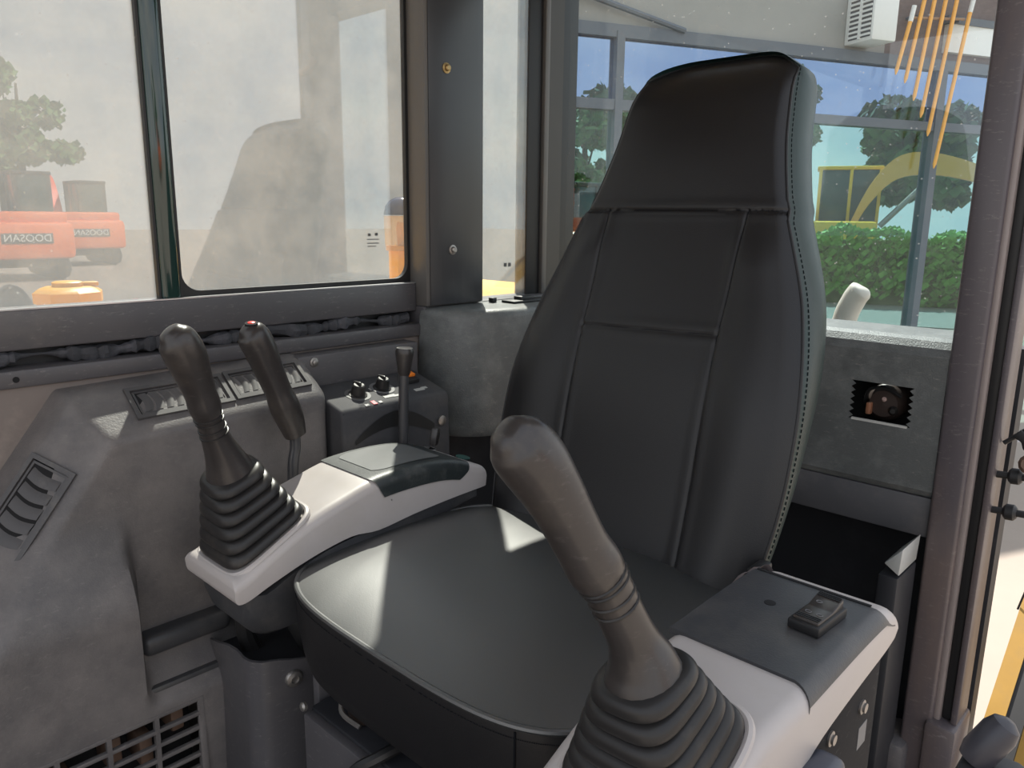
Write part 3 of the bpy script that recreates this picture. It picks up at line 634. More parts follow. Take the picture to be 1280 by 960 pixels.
def joystick(label, rows, base_c, thumb, ring_span):
    root = thing('joystick', label, 'joystick', base_c)
    sm = catmull(rows, 7); h = sm[0]; nx = sm[4]
    tip = (Vector(h[:3])-Vector(nx[:3])).normalized()
    pre = [tuple(Vector(h[:3])+tip*d)+(h[3]*f,) for d, f in ((0.0066, 0.12), (0.0060, 0.5), (0.0042, 0.8))]
    g = oval_loft(MB(), pre+sm).obj('grip', GRIP, root, ang=70)
    # three rubber rings where the grip meets the boot neck
    for q in range(4):
        t = ring_span[0]+(ring_span[1]-ring_span[0])*q/3; i = int(t*(len(sm)-2)); p = Vector(sm[i][:3]); d = (Vector(sm[i+1][:3])-Vector(sm[i-1][:3])).normalized()
        u = (Vector((1, 0, 0))-d*d.x).normalized(); v = d.cross(u); r = sm[i][3]+0.0004
        MB().tube([p+u*math.cos(2*math.pi*k/28)*r*0.92+v*math.sin(2*math.pi*k/28)*r for k in range(28)], 0.0013, 6, closed=True).obj('neck_ring', RUBBER, root)
    top = Vector(sm[-1][:3]); ax = (Vector(sm[-9][:3])-top).normalized()
    tu_ = (Vector((1, 0, 0))-ax*ax.x).normalized(); tv_ = ax.cross(tu_)
    b = MB(); bellows(b, base_c, (1, 0, 0), Vector((0, 0.885, 0.465)), 0.055, 0.059, top+ax*0.004, tu_, tv_ if tv_.y > 0 else -tv_, 0.029, 0.031, 6)
    b.obj('bellows_boot', RUBBER, root, ang=75)
    bu, bv, bc_ = Vector((1, 0, 0)), Vector((0, 0.885, 0.465)), Vector(base_c)+Vector((0, 0.002, -0.003))
    MB().tube([bc_+bu*p*0.0585+bv*q*0.0625 for p, q in superellipse(5, 60)], 0.0042, 8, closed=True).obj('boot_rim', SILVER, root)
    return root
near_rows = [(-0.3130, 0.3285, -0.1300, 0.0150), (-0.3115, 0.3345, -0.1365, 0.0208), (-0.3080, 0.3450, -0.1496, 0.0222), (-0.3020, 0.3562, -0.1692, 0.0203), (-0.2970, 0.3653, -0.1881, 0.0188), (-0.2920, 0.3760, -0.2101, 0.0184), (-0.2885, 0.3862, -0.2274, 0.0198), (-0.2850, 0.3943, -0.2405, 0.0172), (-0.2800, 0.4055, -0.2648, 0.0168), (-0.2760, 0.4165, -0.2880, 0.0185), (-0.2730, 0.4235, -0.3060, 0.0250), (-0.2715, 0.4265, -0.3190, 0.0300)]
far_rows = [(-0.8450, 0.3500, -0.1285, 0.0150), (-0.8450, 0.3560, -0.1372, 0.0215), (-0.8480, 0.3647, -0.1556, 0.0228), (-0.8530, 0.3742, -0.1805, 0.0200), (-0.8570, 0.3819, -0.2010, 0.0178), (-0.8610, 0.3881, -0.2198, 0.0184), (-0.8650, 0.3944, -0.2381, 0.0155), (-0.8710, 0.4033, -0.2637, 0.0170), (-0.8770, 0.4145, -0.2895, 0.0225), (-0.8820, 0.4236, -0.3134, 0.0300)]
joystick('black joystick with ribbed rubber boot on the left console, nearest the camera', near_rows, (-0.274, 0.447, -0.3920), None, (0.62, 0.72))
joystick('black joystick with ribbed rubber boot on the right console by the window', far_rows, (-0.885, 0.449, -0.3990), None, (0.66, 0.76))

# second lever with a red thumb button
l2 = thing('pilot_lever', 'slim black lever with a red thumb button, behind the right joystick', 'lever', (-0.98, 0.566, -0.40))
rows = [(-0.97, 0.5040, -0.1520, 0.014), (-0.97, 0.5100, -0.1600, 0.0215), (-0.97, 0.5199, -0.1800, 0.0220), (-0.972, 0.5325, -0.2115, 0.0200), (-0.975, 0.5459, -0.2426, 0.0188), (-0.976, 0.5560, -0.2686, 0.0212), (-0.979, 0.5655, -0.2900, 0.0200), (-0.98, 0.5732, -0.3150, 0.0158)]
sm = catmull(rows, 7); tip = (Vector(sm[0][:3])-Vector(sm[5][:3])).normalized()
oval_loft(MB(), [tuple(Vector(sm[0][:3])+tip*d)+(sm[0][3]*f,) for d, f in ((0.0060, 0.12), (0.0052, 0.55), (0.0032, 0.82))]+sm).obj('grip', GRIP, l2, ang=70)
MB().tube(catmull([(-0.98, 0.572, -0.312), (-0.98, 0.572, -0.335), (-0.98, 0.567, -0.36), (-0.98, 0.564, -0.42)], 6), 0.0078, 12).obj('lever_rod', PILLAR, l2)
tc_ = Vector((-0.9675, 0.5085, -0.1446)); tip = Vector((0.15, -0.12, 1)).normalized()
MB().lathe([(0.009, -0.006), (0.009, 0.0012), (0.0075, 0.0014)], tc_, tip, 16).obj('button_recess', VOID, l2)
MB().lathe([(0.0052, 0), (0.0052, 0.0020), (0.004, 0.0026)], tc_, tip, 14).obj('thumb_button', RED, l2)
th_ = thing('throttle_lever', 'thin upright lever with a flared grey-topped knob in front of the dial box', 'lever', (-0.975, 0.768, -0.42))
MB().tube([(-0.975, 0.772, -0.250), (-0.975, 0.769, -0.33), (-0.975, 0.767, -0.43)], 0.0082, 14).obj('lever_rod', PILLAR, th_)
MB().lathe([(0.0085, 0.0), (0.0105, 0.004), (0.0125, 0.02), (0.0150, 0.034), (0.0152, 0.040), (0.0135, 0.044)], (-0.975, 0.7722, -0.2535), (0, 0.06, 1), 18).obj('lever_knob', GRIP, th_)
MB().lathe([(0.0132, 0.0), (0.0132, 0.0012), (0.010, 0.002)], (-0.975, 0.7748, -0.2100), (0, 0.06, 1), 18).obj('knob_cap', mat('pale_knob_top', (0.42, 0.40, 0.36), 0.3), th_)  # paler cap on the knob top

# ------------------------------------------------------------------ consoles
def console_shell(x0, x1, prof, mb, drop, inset=0.0, rnd=0.016, seg=5):
    """prof = (y, ztop, zbottom) stations; section = flat top with rounded shoulders"""
    rings = []
    for (y, zt, zb) in prof:
        h = zt-zb; r = min(rnd, h*0.45, (x1-x0)*0.3); ring = [(x0+inset, y, zb)]
        for k in range(seg+1): a = math.pi-k*math.pi/2/seg; ring.append((x0+r+r*math.cos(a), y, zt-r+r*math.sin(a)))
        for k in range(seg+1): a = math.pi/2-k*math.pi/2/seg; ring.append((x1-r+r*math.cos(a), y, zt-r+r*math.sin(a)))
        ring.append((x1-inset, y, zb)); rings.append(ring)
    return mb.loft(rings)
fc = thing('right_console', 'silver armrest console with a dark glossy lid on the window side of the seat', 'console', (-0.885, 0.6, -0.56))
prof = catmull([(0.388, -0.436, -0.450), (0.392, -0.429, -0.458), (0.406, -0.424, -0.458), (0.44, -0.406, -0.446), (0.495, -0.380, -0.430), (0.555, -0.362, -0.420), (0.60, -0.3515, -0.424), (0.66, -0.349, -0.418), (0.72, -0.3530, -0.414), (0.77, -0.366, -0.412), (0.802, -0.3785, -0.411), (0.806, -0.383, -0.409)], 4)
console_shell(-0.953, -0.817, prof, MB(), 0, 0.002, 0.014).obj('shell', SILVER, fc, ang=40)
lw = catmull([(0.402, -0.452, -0.470), (0.408, -0.450, -0.500), (0.43, -0.46, -0.522), (0.47, -0.445, -0.528), (0.52, -0.43, -0.520), (0.60, -0.42, -0.49), (0.70, -0.41, -0.46), (0.79, -0.41, -0.44)], 3)
rings = []
for (y, zt, zb) in lw:
    r = 0.02; rings.append([(-0.945, y, zt), (-0.823, y, zt), (-0.823, y, (zt+zb)/2), (-0.830, y, zb+0.010), (-0.845, y, zb), (-0.925, y, zb), (-0.938, y, zb+0.010), (-0.945, y, (zt+zb)/2)])
MB().loft(rings).obj('lower_shell', DARKPL, fc, ang=40)
# lid: slightly proud of the shell, wrapping over the seat side
def shell_z(y): return interp([(p[0], p[1]) for p in prof], y)
vs = []; fs = []; ny = 26
def lid_pt(y, a):
    """a 0..1 across the top from window side, then 1..1.6 down the seat side"""
    z = shell_z(y)+0.0018
    if a <= 0.9: return (-0.946+a*(0.118/0.9), y, z)
    t = (a-0.9)/0.7; ang = min(1, t/0.5)*math.pi/2; r = 0.014
    x = -0.8305+r*math.sin(ang); zz = z-r*(1-math.cos(ang))-max(0, t-0.5)*0.030
    return (x+0.0012, y, zz)
AS = [0, 0.05, 0.3, 0.6, 0.85, 0.9, 0.98, 1.06, 1.14, 1.22, 1.3, 1.45, 1.6]
for i in range(ny+1):
    for q, a in enumerate(AS):
        t = i/ny
        lo, hi = 0.592-0.02*max(0, 1-a/1.2)*0+0.006*max(0, a-0.9)*4, 0.772-0.05*max(0, (a-1.0))**1.5
        if a < 0.9: lo += 0.0; hi = 0.770
        vs.append(lid_pt(lo+(hi-lo)*t, a))
for i in range(ny):
    for q in range(len(AS)-1): k = i*len(AS)+q; fs.append((k, k+1, k+1+len(AS), k+len(AS)))
MB().add(vs, fs).obj('lid', LIDPL, fc, ang=60)
vs = []; fs = []
for i in range(21):
    y = 0.612+0.125*i/20; e = 0.5*(1-min(1, min(i, 20-i)/3)**0.5)*0.02
    for q in range(5): x = -0.938+e+(0.098-2*e)*q/4; vs.append((x, y, shell_z(y)+0.0026))
    if i:
        for q in range(4): k = (i-1)*5+q; fs.append((k, k+1, k+6, k+5))
MB().add(vs, fs).obj('glare_label', LABELGREY, fc, fix=False)
MB().lathe([(0.0011, 0), (0.0011, 0.001)], (-0.8125, 0.618, -0.383), (1, 0, 0), 8).obj('rivet', STEEL, fc)
# key switch at the rear end of the console
ky = thing('ignition_key', 'black headed key in a chrome switch at the rear end of the right console', 'key', (-0.93, 0.805, -0.395))
MB().lathe([(0.013, -0.012), (0.013, 0.004), (0.0115, 0.006), (0.0115, 0.011), (0.006, 0.012)], (-0.930, 0.783, -0.379), (0.15, 0.25, 1), 18).obj('lock_barrel', CHROME, ky)
MB().box((-0.006, -0.011, 0), (0.006, 0.011, 0.030), 0.004, mtx=Matrix.Translation((-0.926, 0.791, -0.366)) @ Matrix.Rotation(R(-14), 4, 'X') @ Matrix.Rotation(R(35), 4, 'Z')).obj('key_head', GRIP, ky)
kb = thing('rotary_selector', 'small dark teal round selector on the rear tip of the right console', 'switch', (-0.865, 0.80, -0.385))
MB().lathe([(0.015, -0.012), (0.015, 0.004), (0.0125, 0.006), (0.0115, 0.010)], (-0.868, 0.800, -0.385), (0.1, 0.2, 1), 18).obj('selector_knob', BLACK, kb)
MB().lathe([(0.0115, 0.0102), (0.0115, 0.0115)], (-0.868, 0.800, -0.385), (0.1, 0.2, 1), 18).obj('selector_face', TEAL, kb)

nc = thing('left_console', 'silver armrest console with dark top plate and rocker switch, door side of the seat', 'console', (-0.28, 0.6, -0.56))
prof = catmull([(0.365, -0.440, -0.468), (0.368, -0.430, -0.476), (0.385, -0.424, -0.490), (0.44, -0.399, -0.478), (0.495, -0.3795, -0.466), (0.56, -0.379, -0.456), (0.62, -0.3775, -0.440), (0.70, -0.376, -0.430), (0.765, -0.378, -0.424), (0.790, -0.386, -0.420), (0.797, -0.398, -0.418)], 4)
console_shell(-0.347, -0.208, prof, MB(), 0, 0.002, 0.016).obj('shell', SILVER, nc, ang=40)
def shell_zn(y): return interp([(p[0], p[1]) for p in prof], y)
vs = []; fs = []; ny = 22
def plate_pt(y, a):
    z = shell_zn(y)+0.003-0.006*sstep(0.755, 0.775, y)
    if a <= 0.85: return (-0.347+a*(0.121/0.85), y, z)
    t = (a-0.85)/0.5; ang = min(1, t/0.6)*R(75); r = 0.018
    return (-0.226+r*math.sin(ang)+0.001, y, z-r*(1-math.cos(ang))-max(0, t-0.6)*0.025)
AS = [0, 0.02, 0.3, 0.6, 0.85, 0.90, 0.95, 1.0, 1.05, 1.10, 1.15]
for i in range(ny+1):
    for q, a in enumerate(AS):
        t = i/ny; lo = 0.585-0.015*max(0, a-0.85)*2; hi = 0.785
        vs.append(plate_pt(lo+(hi-lo)*t, a))
for i in range(ny):
    for q in range(len(AS)-1): k = i*len(AS)+q; fs.append((k, k+1, k+1+len(AS), k+len(AS)))
k = len(vs)
for q, a in enumerate(AS): p = plate_pt(0.585-0.015*max(0, a-0.85)*2, a); vs.append((p[0], p[1], p[2]-0.006))
for q in range(len(AS)-1): fs.append((q, q+1, k+q+1, k+q))
MB().add(vs, fs).obj('top_plate', DARKPL, nc, ang=50)
box('plate_groove', (-0.345, 0.757, shell_zn(0.757)+0.0022), (-0.225, 0.761, shell_zn(0.757)+0.0036), VOID, nc)
MB().lathe([(0.0058, 0), (0.0058, 0.0008), (0.0042, 0.001)], (-0.299, 0.692, shell_zn(0.69)+0.0026), (0, 0, 1), 14).obj('plug_hole', VOID, nc)
# rocker switch
mq = Matrix.Translation((-0.250, 0.688, shell_zn(0.688)+0.003)) @ Matrix.Rotation(R(-3), 4, 'Z')
rs = MB().box((-0.0155, -0.030, 0.0), (0.0155, 0.030, 0.010), 0.002, mtx=mq).obj('rocker_switch', BLACK, nc)
MB().prism([mq @ Vector(p) for p in ((-0.0125, -0.026, 0.009), (-0.0125, 0.026, 0.009), (-0.0125, 0.026, 0.0185), (-0.0125, 0.004, 0.0125), (-0.0125, -0.026, 0.0125))], mq.to_3x3() @ Vector((0.025, 0, 0)), 0.0012).obj('rocker_key', GRIP, rs)
for q in range(3):
    MB().box((-0.011, -0.0235+q*0.003, 0.0124), (0.011, -0.0222+q*0.003, 0.0134), mtx=mq).obj('rocker_rib', BLACK, rs)
    MB().box((-0.011, 0.0205+q*0.002, 0.0172+0.0006*q), (0.011, 0.0215+q*0.002, 0.0182+0.0006*q), mtx=mq).obj('rocker_rib', BLACK, rs)
for xx, yy in ((-0.005, -0.010), (0.006, -0.010), (-0.004, 0.010)):
    MB().tube([mq @ Vector((xx+0.0028*math.cos(k*math.pi/5), yy+0.0022*math.sin(k*math.pi/5), 0.0131+0.0025*max(0, yy-0.004)/0.02*4)) for k in range(10)], 0.0004, 4, closed=True).obj('rocker_icon', GREYINK, rs)
bx = MB().box((-0.343, 0.42, -0.60), (-0.216, 0.785, -0.425), 0.006).obj('side_box', mat('dark_side_box_steel', (0.018, 0.018, 0.020), 0.85, spec=0.15, dust=(0.06, 0.055, 0.05), damt=0.4, scale=20, scr=0.15), nc)
for yy, zz in ((0.655, -0.463), (0.735, -0.470)):
    MB().lathe([(0.0075, 0), (0.0075, 0.002), (0.005, 0.003), (0.005, 0.005)], (-0.216, yy, zz), (1, 0, 0), 12).obj('bolt', STEEL, bx)
box('label_tag', (-0.2165, 0.735, -0.52), (-0.2155, 0.757, -0.495), GREYINK, bx)
box('hinge_bracket', (-0.30, 0.60, -0.95), (-0.24, 0.76, -0.60), NAVY, bx, bevel=0.005)
MB().prism([(-0.272+0.016*math.cos(R(60*k+15)), 0.0, -0.0+0.016*math.sin(R(60*k+15))) for k in range(6)], (0, 0.03, 0), 0.003)
kn = MB(); kn.box((-0.216, 0.572, -0.49), (-0.186, 0.618, -0.446), 0.009, 3); kn.obj('tilt_knob', mat('blue_grey_knob', (0.06, 0.065, 0.085), 0.4), nc)

# open-topped bracket below the right console
br = thing('console_bracket', 'grey bent sheet metal bracket with a round head bolt under the right console', 'bracket', (-0.92, 0.48, -0.95))
pts = [(-1.050, 0.447), (-0.915, 0.430), (-0.885, 0.427), (-0.868, 0.433), (-0.858, 0.447), (-0.850, 0.505)]
t_ = 0.004
outer = catmull(pts, 4); n = len(outer)
vs = []; fs = []
for (x, y) in outer:
    zt = -0.612+0.038*sstep(-1.05, -0.90, x)-0.014*sstep(0.44, 0.50, y)
    for dx, dy in ((0, 0), (-0.003, 0.0035)): vs += [(x+dx, y+dy, -0.95), (x+dx, y+dy, zt)]
for i in range(n-1):
    a = i*4; b = a+4
    fs += [(a, b, b+1, a+1), (a+2, a+3, b+3, b+2), (a+1, b+1, b+3, a+3)]
fs += [(0, 1, 3, 2), (4*n-4, 4*n-2, 4*n-1, 4*n-3)]
MB().add(vs, fs).obj('bent_sheet', PAINT, br, ang=40)
MB().prism([(-1.040, 0.453, -0.622), (-0.88, 0.436, -0.590), (-0.857, 0.502, -0.596), (-1.03, 0.56, -0.62)], (0, 0, -0.004)).obj('inner_plate', NAVY, br)
MB().lathe([(0.0125, 0), (0.0125, 0.002), (0.0105, 0.005), (0.0055, 0.0065), (0.005, 0.004)], (-0.8530, 0.478, -0.610), (0.99, -0.13, 0), 16).obj('bolt', STEEL, br)
tag(MB().tube(catmull([(-0.935, 0.47, -0.520), (-0.952, 0.465, -0.545), (-0.955, 0.465, -0.58), (-0.945, 0.475, -0.618)], 6), 0.013, 10).obj('console_gaiter', RUBBER), 'short dark sleeve between the right console and its bracket', 'sleeve')
# ------------------------------------------------------------------ outside: engine hood with filler cap, beacon, rear rail
hd = thing('engine_hood', 'yellow engine hood of the machine just below the side window', 'hood', (-1.55, 0.7, -0.40))
box('hood_top', (-1.86, -0.2, -0.575), (-1.24, 1.75, -0.196), YELLOW, hd, bevel=0.02, seg=3)
cpv = thing('filler_cap', 'bright orange yellow hexagonal filler cap outside the left window pane', 'cap', (-1.6, 0.478, -0.196))
MB().lathe([(0.055, -0.02), (0.055, 0.014), (0.060, 0.016), (0.060, 0.034), (0.052, 0.040), (0.040, 0.044)], (-1.6, 0.478, -0.180), (0, 0, 1), 8).obj('cap_body', CAPM, cpv, ang=20)
MB().lathe([(0.026, 0.0), (0.026, 0.008), (0.022, 0.010)], (-1.6, 0.478, -0.1365), (0, 0, 1), 16).obj('cap_lid', CAPM, cpv)
box('cap_tab', (-1.61, 0.50, -0.137), (-1.59, 0.53, -0.129), CAPM, cpv, bevel=0.002)
bn = thing('warning_beacon', 'clear warning beacon with dark blue cap on a yellow mount outside the right pane', 'beacon', (-1.6, 1.275, -0.196))
MB().lathe([(0.0, 0.062), (0.018, 0.060), (0.036, 0.052), (0.046, 0.038), (0.050, 0.020), (0.050, 0.016)], (-1.6, 1.275, -0.015), (0, 0, 1), 24).obj('beacon_cap', BLUEDOME, bn)
MB().lathe([(0.048, 0.0), (0.050, 0.075)], (-1.6, 1.275, -0.076), (0, 0, 1), 24).obj('beacon_lens', BEACON, bn)
MB().lathe([(0.016, 0.0), (0.020, 0.04), (0.016, 0.06)], (-1.6, 1.275, -0.076), (0, 0, 1), 16).obj('beacon_bulb', mat('pale_orange_bulb', (0.75, 0.50, 0.38), 0.3), bn)
MB().lathe([(0.046, 0.0), (0.046, 0.012)], (-1.6, 1.275, -0.088), (0, 0, 1), 24).obj('beacon_base', mat('brown_yellow_base', (0.5, 0.24, 0.03), 0.4), bn)
box('beacon_mount', (-1.62, 1.24, -0.196), (-1.58, 1.31, -0.086), YELLOW, bn, bevel=0.003)
tag(MB().tube(catmull([(-0.612, 1.62, -0.75), (-0.606, 1.62, -0.30), (-0.596, 1.62, -0.20), (-0.582, 1.62, -0.158), (-0.573, 1.62, -0.142), (-0.567, 1.62, -0.134), (-0.565, 1.62, -0.130)], 7), [0.0235]*29+[0.0235, 0.0232, 0.0225, 0.022, 0.021, 0.020, 0.0185, 0.0165, 0.0145, 0.012, 0.009, 0.006, 0.004, 0.002], 16).obj('grab_rail', mat('pale_grey_rail', (0.62, 0.58, 0.52), 0.35)), 'pale thick upright handrail with a rounded end behind the rear window', 'rail')
# rear bodywork outside the left rear post
rb = thing('rear_bodywork', 'yellow sloping rear body edges seen outside the left rear post', 'bodywork', (-0.2, 1.7, -1.0))
def beam(name, a, b, wx, wz, m):
    a, b = Vector(a), Vector(b)
    MB().loft([[p+Vector((sx*wx, 0, sz*wz)) for sx, sz in ((-1, -1), (1, -1), (1, 1), (-1, 1))] for p in (a, b)]).obj(name, m, rb)
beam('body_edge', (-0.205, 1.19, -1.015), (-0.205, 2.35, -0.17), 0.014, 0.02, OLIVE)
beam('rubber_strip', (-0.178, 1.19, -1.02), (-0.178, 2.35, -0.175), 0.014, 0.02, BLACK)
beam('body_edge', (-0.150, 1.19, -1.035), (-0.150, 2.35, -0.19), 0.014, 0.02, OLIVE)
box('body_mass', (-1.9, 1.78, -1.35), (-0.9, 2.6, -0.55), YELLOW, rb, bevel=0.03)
# body below the cab and undercarriage carrying it
uc = thing('undercarriage', 'dark platform carrying the cab and hood on the yard ground', 'undercarriage', (-0.9, 0.6, -1.9))
box('platform', (-1.9, -0.5, -1.35), (-0.13, 1.47, -1.0), PAINT, uc, bevel=0.02)
box('hood_support', (-1.86, -0.2, -0.99), (-1.26, 1.45, -0.578), YELLOW, uc)
for x in (-1.75, -0.55): box('track', (x-0.2, -0.7, -1.9), (x+0.2, 1.9, -1.35), TRACK, uc, bevel=0.15, seg=4)
# studs and wire on the open door side
for k, (z, ln) in enumerate(((-0.375, 0.07), (-0.432, 0.08))):
    t = thing('door_stop_stud', ('upper', 'lower')[k]+' black rubber door stop stud poking out beside the left rear post', 'stud', (-0.235, 1.32, z), 'door stop studs beside the post')
    MB().tube([(-0.240, 1.325, z), (-0.16, 1.325, z+0.006)], 0.0055, 10).obj('stud_pin', BLACK, t)
    MB().lathe([(0.008, 0), (0.0125, 0.004), (0.0125, 0.014), (0.008, 0.018)], (-0.222, 1.325, z+0.0015), (1, 0, 0.07), 12).obj('stud_collar', BLACK, t)
hg = thing('door_hinge_latch', 'black hooked latch with a slanted rod right of the left rear post', 'latch', (-0.215, 1.32, -0.30))
MB().tube([(-0.234, 1.325, -0.325), (-0.17, 1.325, -0.262)], 0.0035, 8).obj('latch_rod', BLACK, hg)
MB().prism([(-0.225, 1.318, -0.312), (-0.214, 1.318, -0.300), (-0.205, 1.318, -0.305), (-0.19, 1.318, -0.300), (-0.19, 1.318, -0.325), (-0.208, 1.318, -0.330), (-0.212, 1.318, -0.318)], (0, 0.014, 0), 0.002).obj('latch_hook', BLACK, hg)
MB().lathe([(0.014, 0), (0.015, 0.012), (0.010, 0.02)], (-0.196, 1.325, -0.350), (0, -1, 0.2), 12).obj('latch_pad', mat('brown_pad', (0.16, 0.10, 0.07), 0.6), hg)
tag(MB().tube(catmull([(-0.222, 1.6, -0.70), (-0.205, 1.62, -0.60), (-0.19, 1.64, -0.50), (-0.165, 1.66, -0.38)], 6), 0.0018, 6).obj('thin_wire', BLACK), 'thin black wire hanging outside the left rear post', 'wire')
db = thing('door_sill_stop', 'rounded dark rubber stop at the door sill in the lower right corner', 'stop', (-0.088, 0.60, -0.42))
MB().lathe([(0.010, 0.0), (0.0125, 0.008), (0.0125, 0.03), (0.010, 0.038), (0.004, 0.042)], (-0.097, 0.605, -0.392), (0.45, 0.25, 0.9), 18).obj('rubber_bumper', mat('blue_grey_rubber', (0.032, 0.032, 0.042), 0.4), db)
box('stop_bracket', (-0.105, 0.59, -0.46), (-0.065, 0.63, -0.392), NAVY, db, bevel=0.006)
box('stop_bracket', (-0.11, 0.585, -0.96), (-0.07, 0.64, -0.44), NAVY, db, bevel=0.006)
tb = thing('top_latch', 'bronze tinted bracket at the top of the left rear post', 'bracket', (-0.30, 1.29, 0.40))
MB().tube(catmull([(-0.345, 1.295, 0.43), (-0.33, 1.285, 0.406), (-0.308, 1.28, 0.395), (-0.29, 1.285, 0.40)], 5), [0.012]*15+[0.010], 10).obj('latch_arm', BRONZE, tb)

# ------------------------------------------------------------------ building seen through the rear window
FP = Vector((-5.142, 6.128, 0)); FD = Vector((math.sin(R(25.4)), math.cos(R(25.4)), 0)); FN = Vector((FD.y, -FD.x, 0))
FM = Matrix.Translation(FP) @ Matrix((FD, -FN, Vector((0, 0, 1)))).transposed().to_4x4()     # local x along the facade, y away from the camera
bl = thing('glazed_building', 'pale rendered building with a dark-framed glazed lower storey behind the rear window', 'building', FP+Vector((0, 0, -1.9)))
def fb(name, lo, hi, m, par=bl, bevel=0.0): return MB().box(lo, hi, bevel, mtx=FM).obj(name, m, par)
fb('upper_wall', (-1.6, 0.05, 1.85), (4.02, 0.30, 3.6), FACADE)
fb('brick_wall', (4.02, 0.05, 1.85), (9.5, 0.30, 3.6), BRICKD)
fb('white_panel', (4.90, -0.03, 1.95), (9.4, 0.05, 2.26), WHITEP)
fb('panel_cap', (4.84, -0.05, 2.26), (9.4, 0.05, 2.34), MULLION)
fb('frame_rail', (-1.6, -0.02, 1.74), (9.5, 0.12, 1.86), MULLION)
fb('frame_rail', (-1.6, -0.02, 1.06), (9.5, 0.12, 1.16), MULLION)
fb('frame_rail', (-1.6, -0.02, -1.9), (9.5, 0.12, -1.75), MULLION)
for s0, wd in ((-0.55, 0.10), (0.02, 0.09), (0.58, 0.085), (4.90, 0.11), (9.4, 0.13)):
    fb('frame_upright', (s0-wd/2, -0.03, -1.9), (s0+wd/2, 0.13, 1.80), MULLION)
for a, b in ((-0.50, 0.02), (0.02, 0.58), (0.58, 4.90), (4.90, 9.4)):
    fb('upper_pane', (a+0.04, 0.04, 1.14), (b-0.04, 0.052, 1.76), PANE_UP)
    fb('lower_pane', (a+0.04, 0.04, -1.78), (b-0.04, 0.052, 1.08), PANE_LO)
fb('conduit', (0.1, -0.03, 2.09), (0.11, 0.06, 2.11), MULLION)
# slanting dark pipe along the wall
MB().tube([FM @ Vector((-0.3, -0.03, 2.19)), FM @ Vector((1.30, -0.03, 1.86))], 0.03, 8).obj('wall_pipe', MULLION, bl)
ac = thing('air_conditioner', 'white wall-mounted air conditioner with dark louvres above the glazing', 'air conditioner', FM @ Vector((3.6, -0.1, 1.9)))
MB().box((3.42, -0.36, 1.90), (3.76, 0.05, 2.42), 0.02, mtx=FM).obj('casing', WHITEP, ac)
MB().box((3.415, -0.33, 1.94), (3.422, -0.02, 2.38), 0, mtx=FM).obj('louvre_recess', mat('grey_louvre_recess', (0.12, 0.12, 0.13), 0.6), ac)
for k in range(9): MB().box((3.405, -0.33, 1.955+0.048*k), (3.422, -0.02, 1.977+0.048*k), 0, mtx=FM).obj('louvre', WHITEP, ac)
MB().box((3.400, -0.195, 1.93), (3.424, -0.165, 2.39), 0, mtx=FM).obj('louvre_bar', WHITEP, ac)
# solid yellow bars standing in for a reflection in the rear window; brackets added
rk = thing('reflected_bars', 'slanting orange yellow bars on a cross rail, built solid for a reflection in the rear window', 'bar_reflection', FM @ Vector((4.6, -0.15, 2.3)))
xs = [(4.18, 2.22, 4.05, 1.62), (4.36, 2.50, 4.20, 1.54), (4.52, 2.60, 4.36, 1.36), (4.69, 2.62, 4.50, 1.18), (4.86, 2.64, 4.64, 0.98), (5.07, 2.40, 4.80, 0.62)]
for k, (a, za, b, zb) in enumerate(xs):
    MB().tube([FM @ Vector((a, -0.13, za)), FM @ Vector((b, -0.13, zb+0.05)), FM @ Vector((b-0.008, -0.13, zb))], [0.024, 0.022, 0.006], 8).obj('reflected_bar', MORANGE, rk)
    if k in (0, 5): MB().tube([FM @ Vector((a+0.03, -0.13, za+0.14)), FM @ Vector((a-0.005, -0.13, za-0.03))], 0.027, 8).obj('bar_sleeve', WHITEP, rk)
MB().tube([FM @ Vector((4.20, -0.10, 2.24)), FM @ Vector((5.02, -0.10, 2.30))], 0.016, 8).obj('cross_rail', mat('rusty_rail', (0.35, 0.22, 0.14), 0.6), rk)
for s in (4.3, 4.95): MB().tube([FM @ Vector((s, 0.06, 2.27)), FM @ Vector((s, -0.11, 2.27))], 0.016, 8).obj('rail_bracket', MULLION, rk)

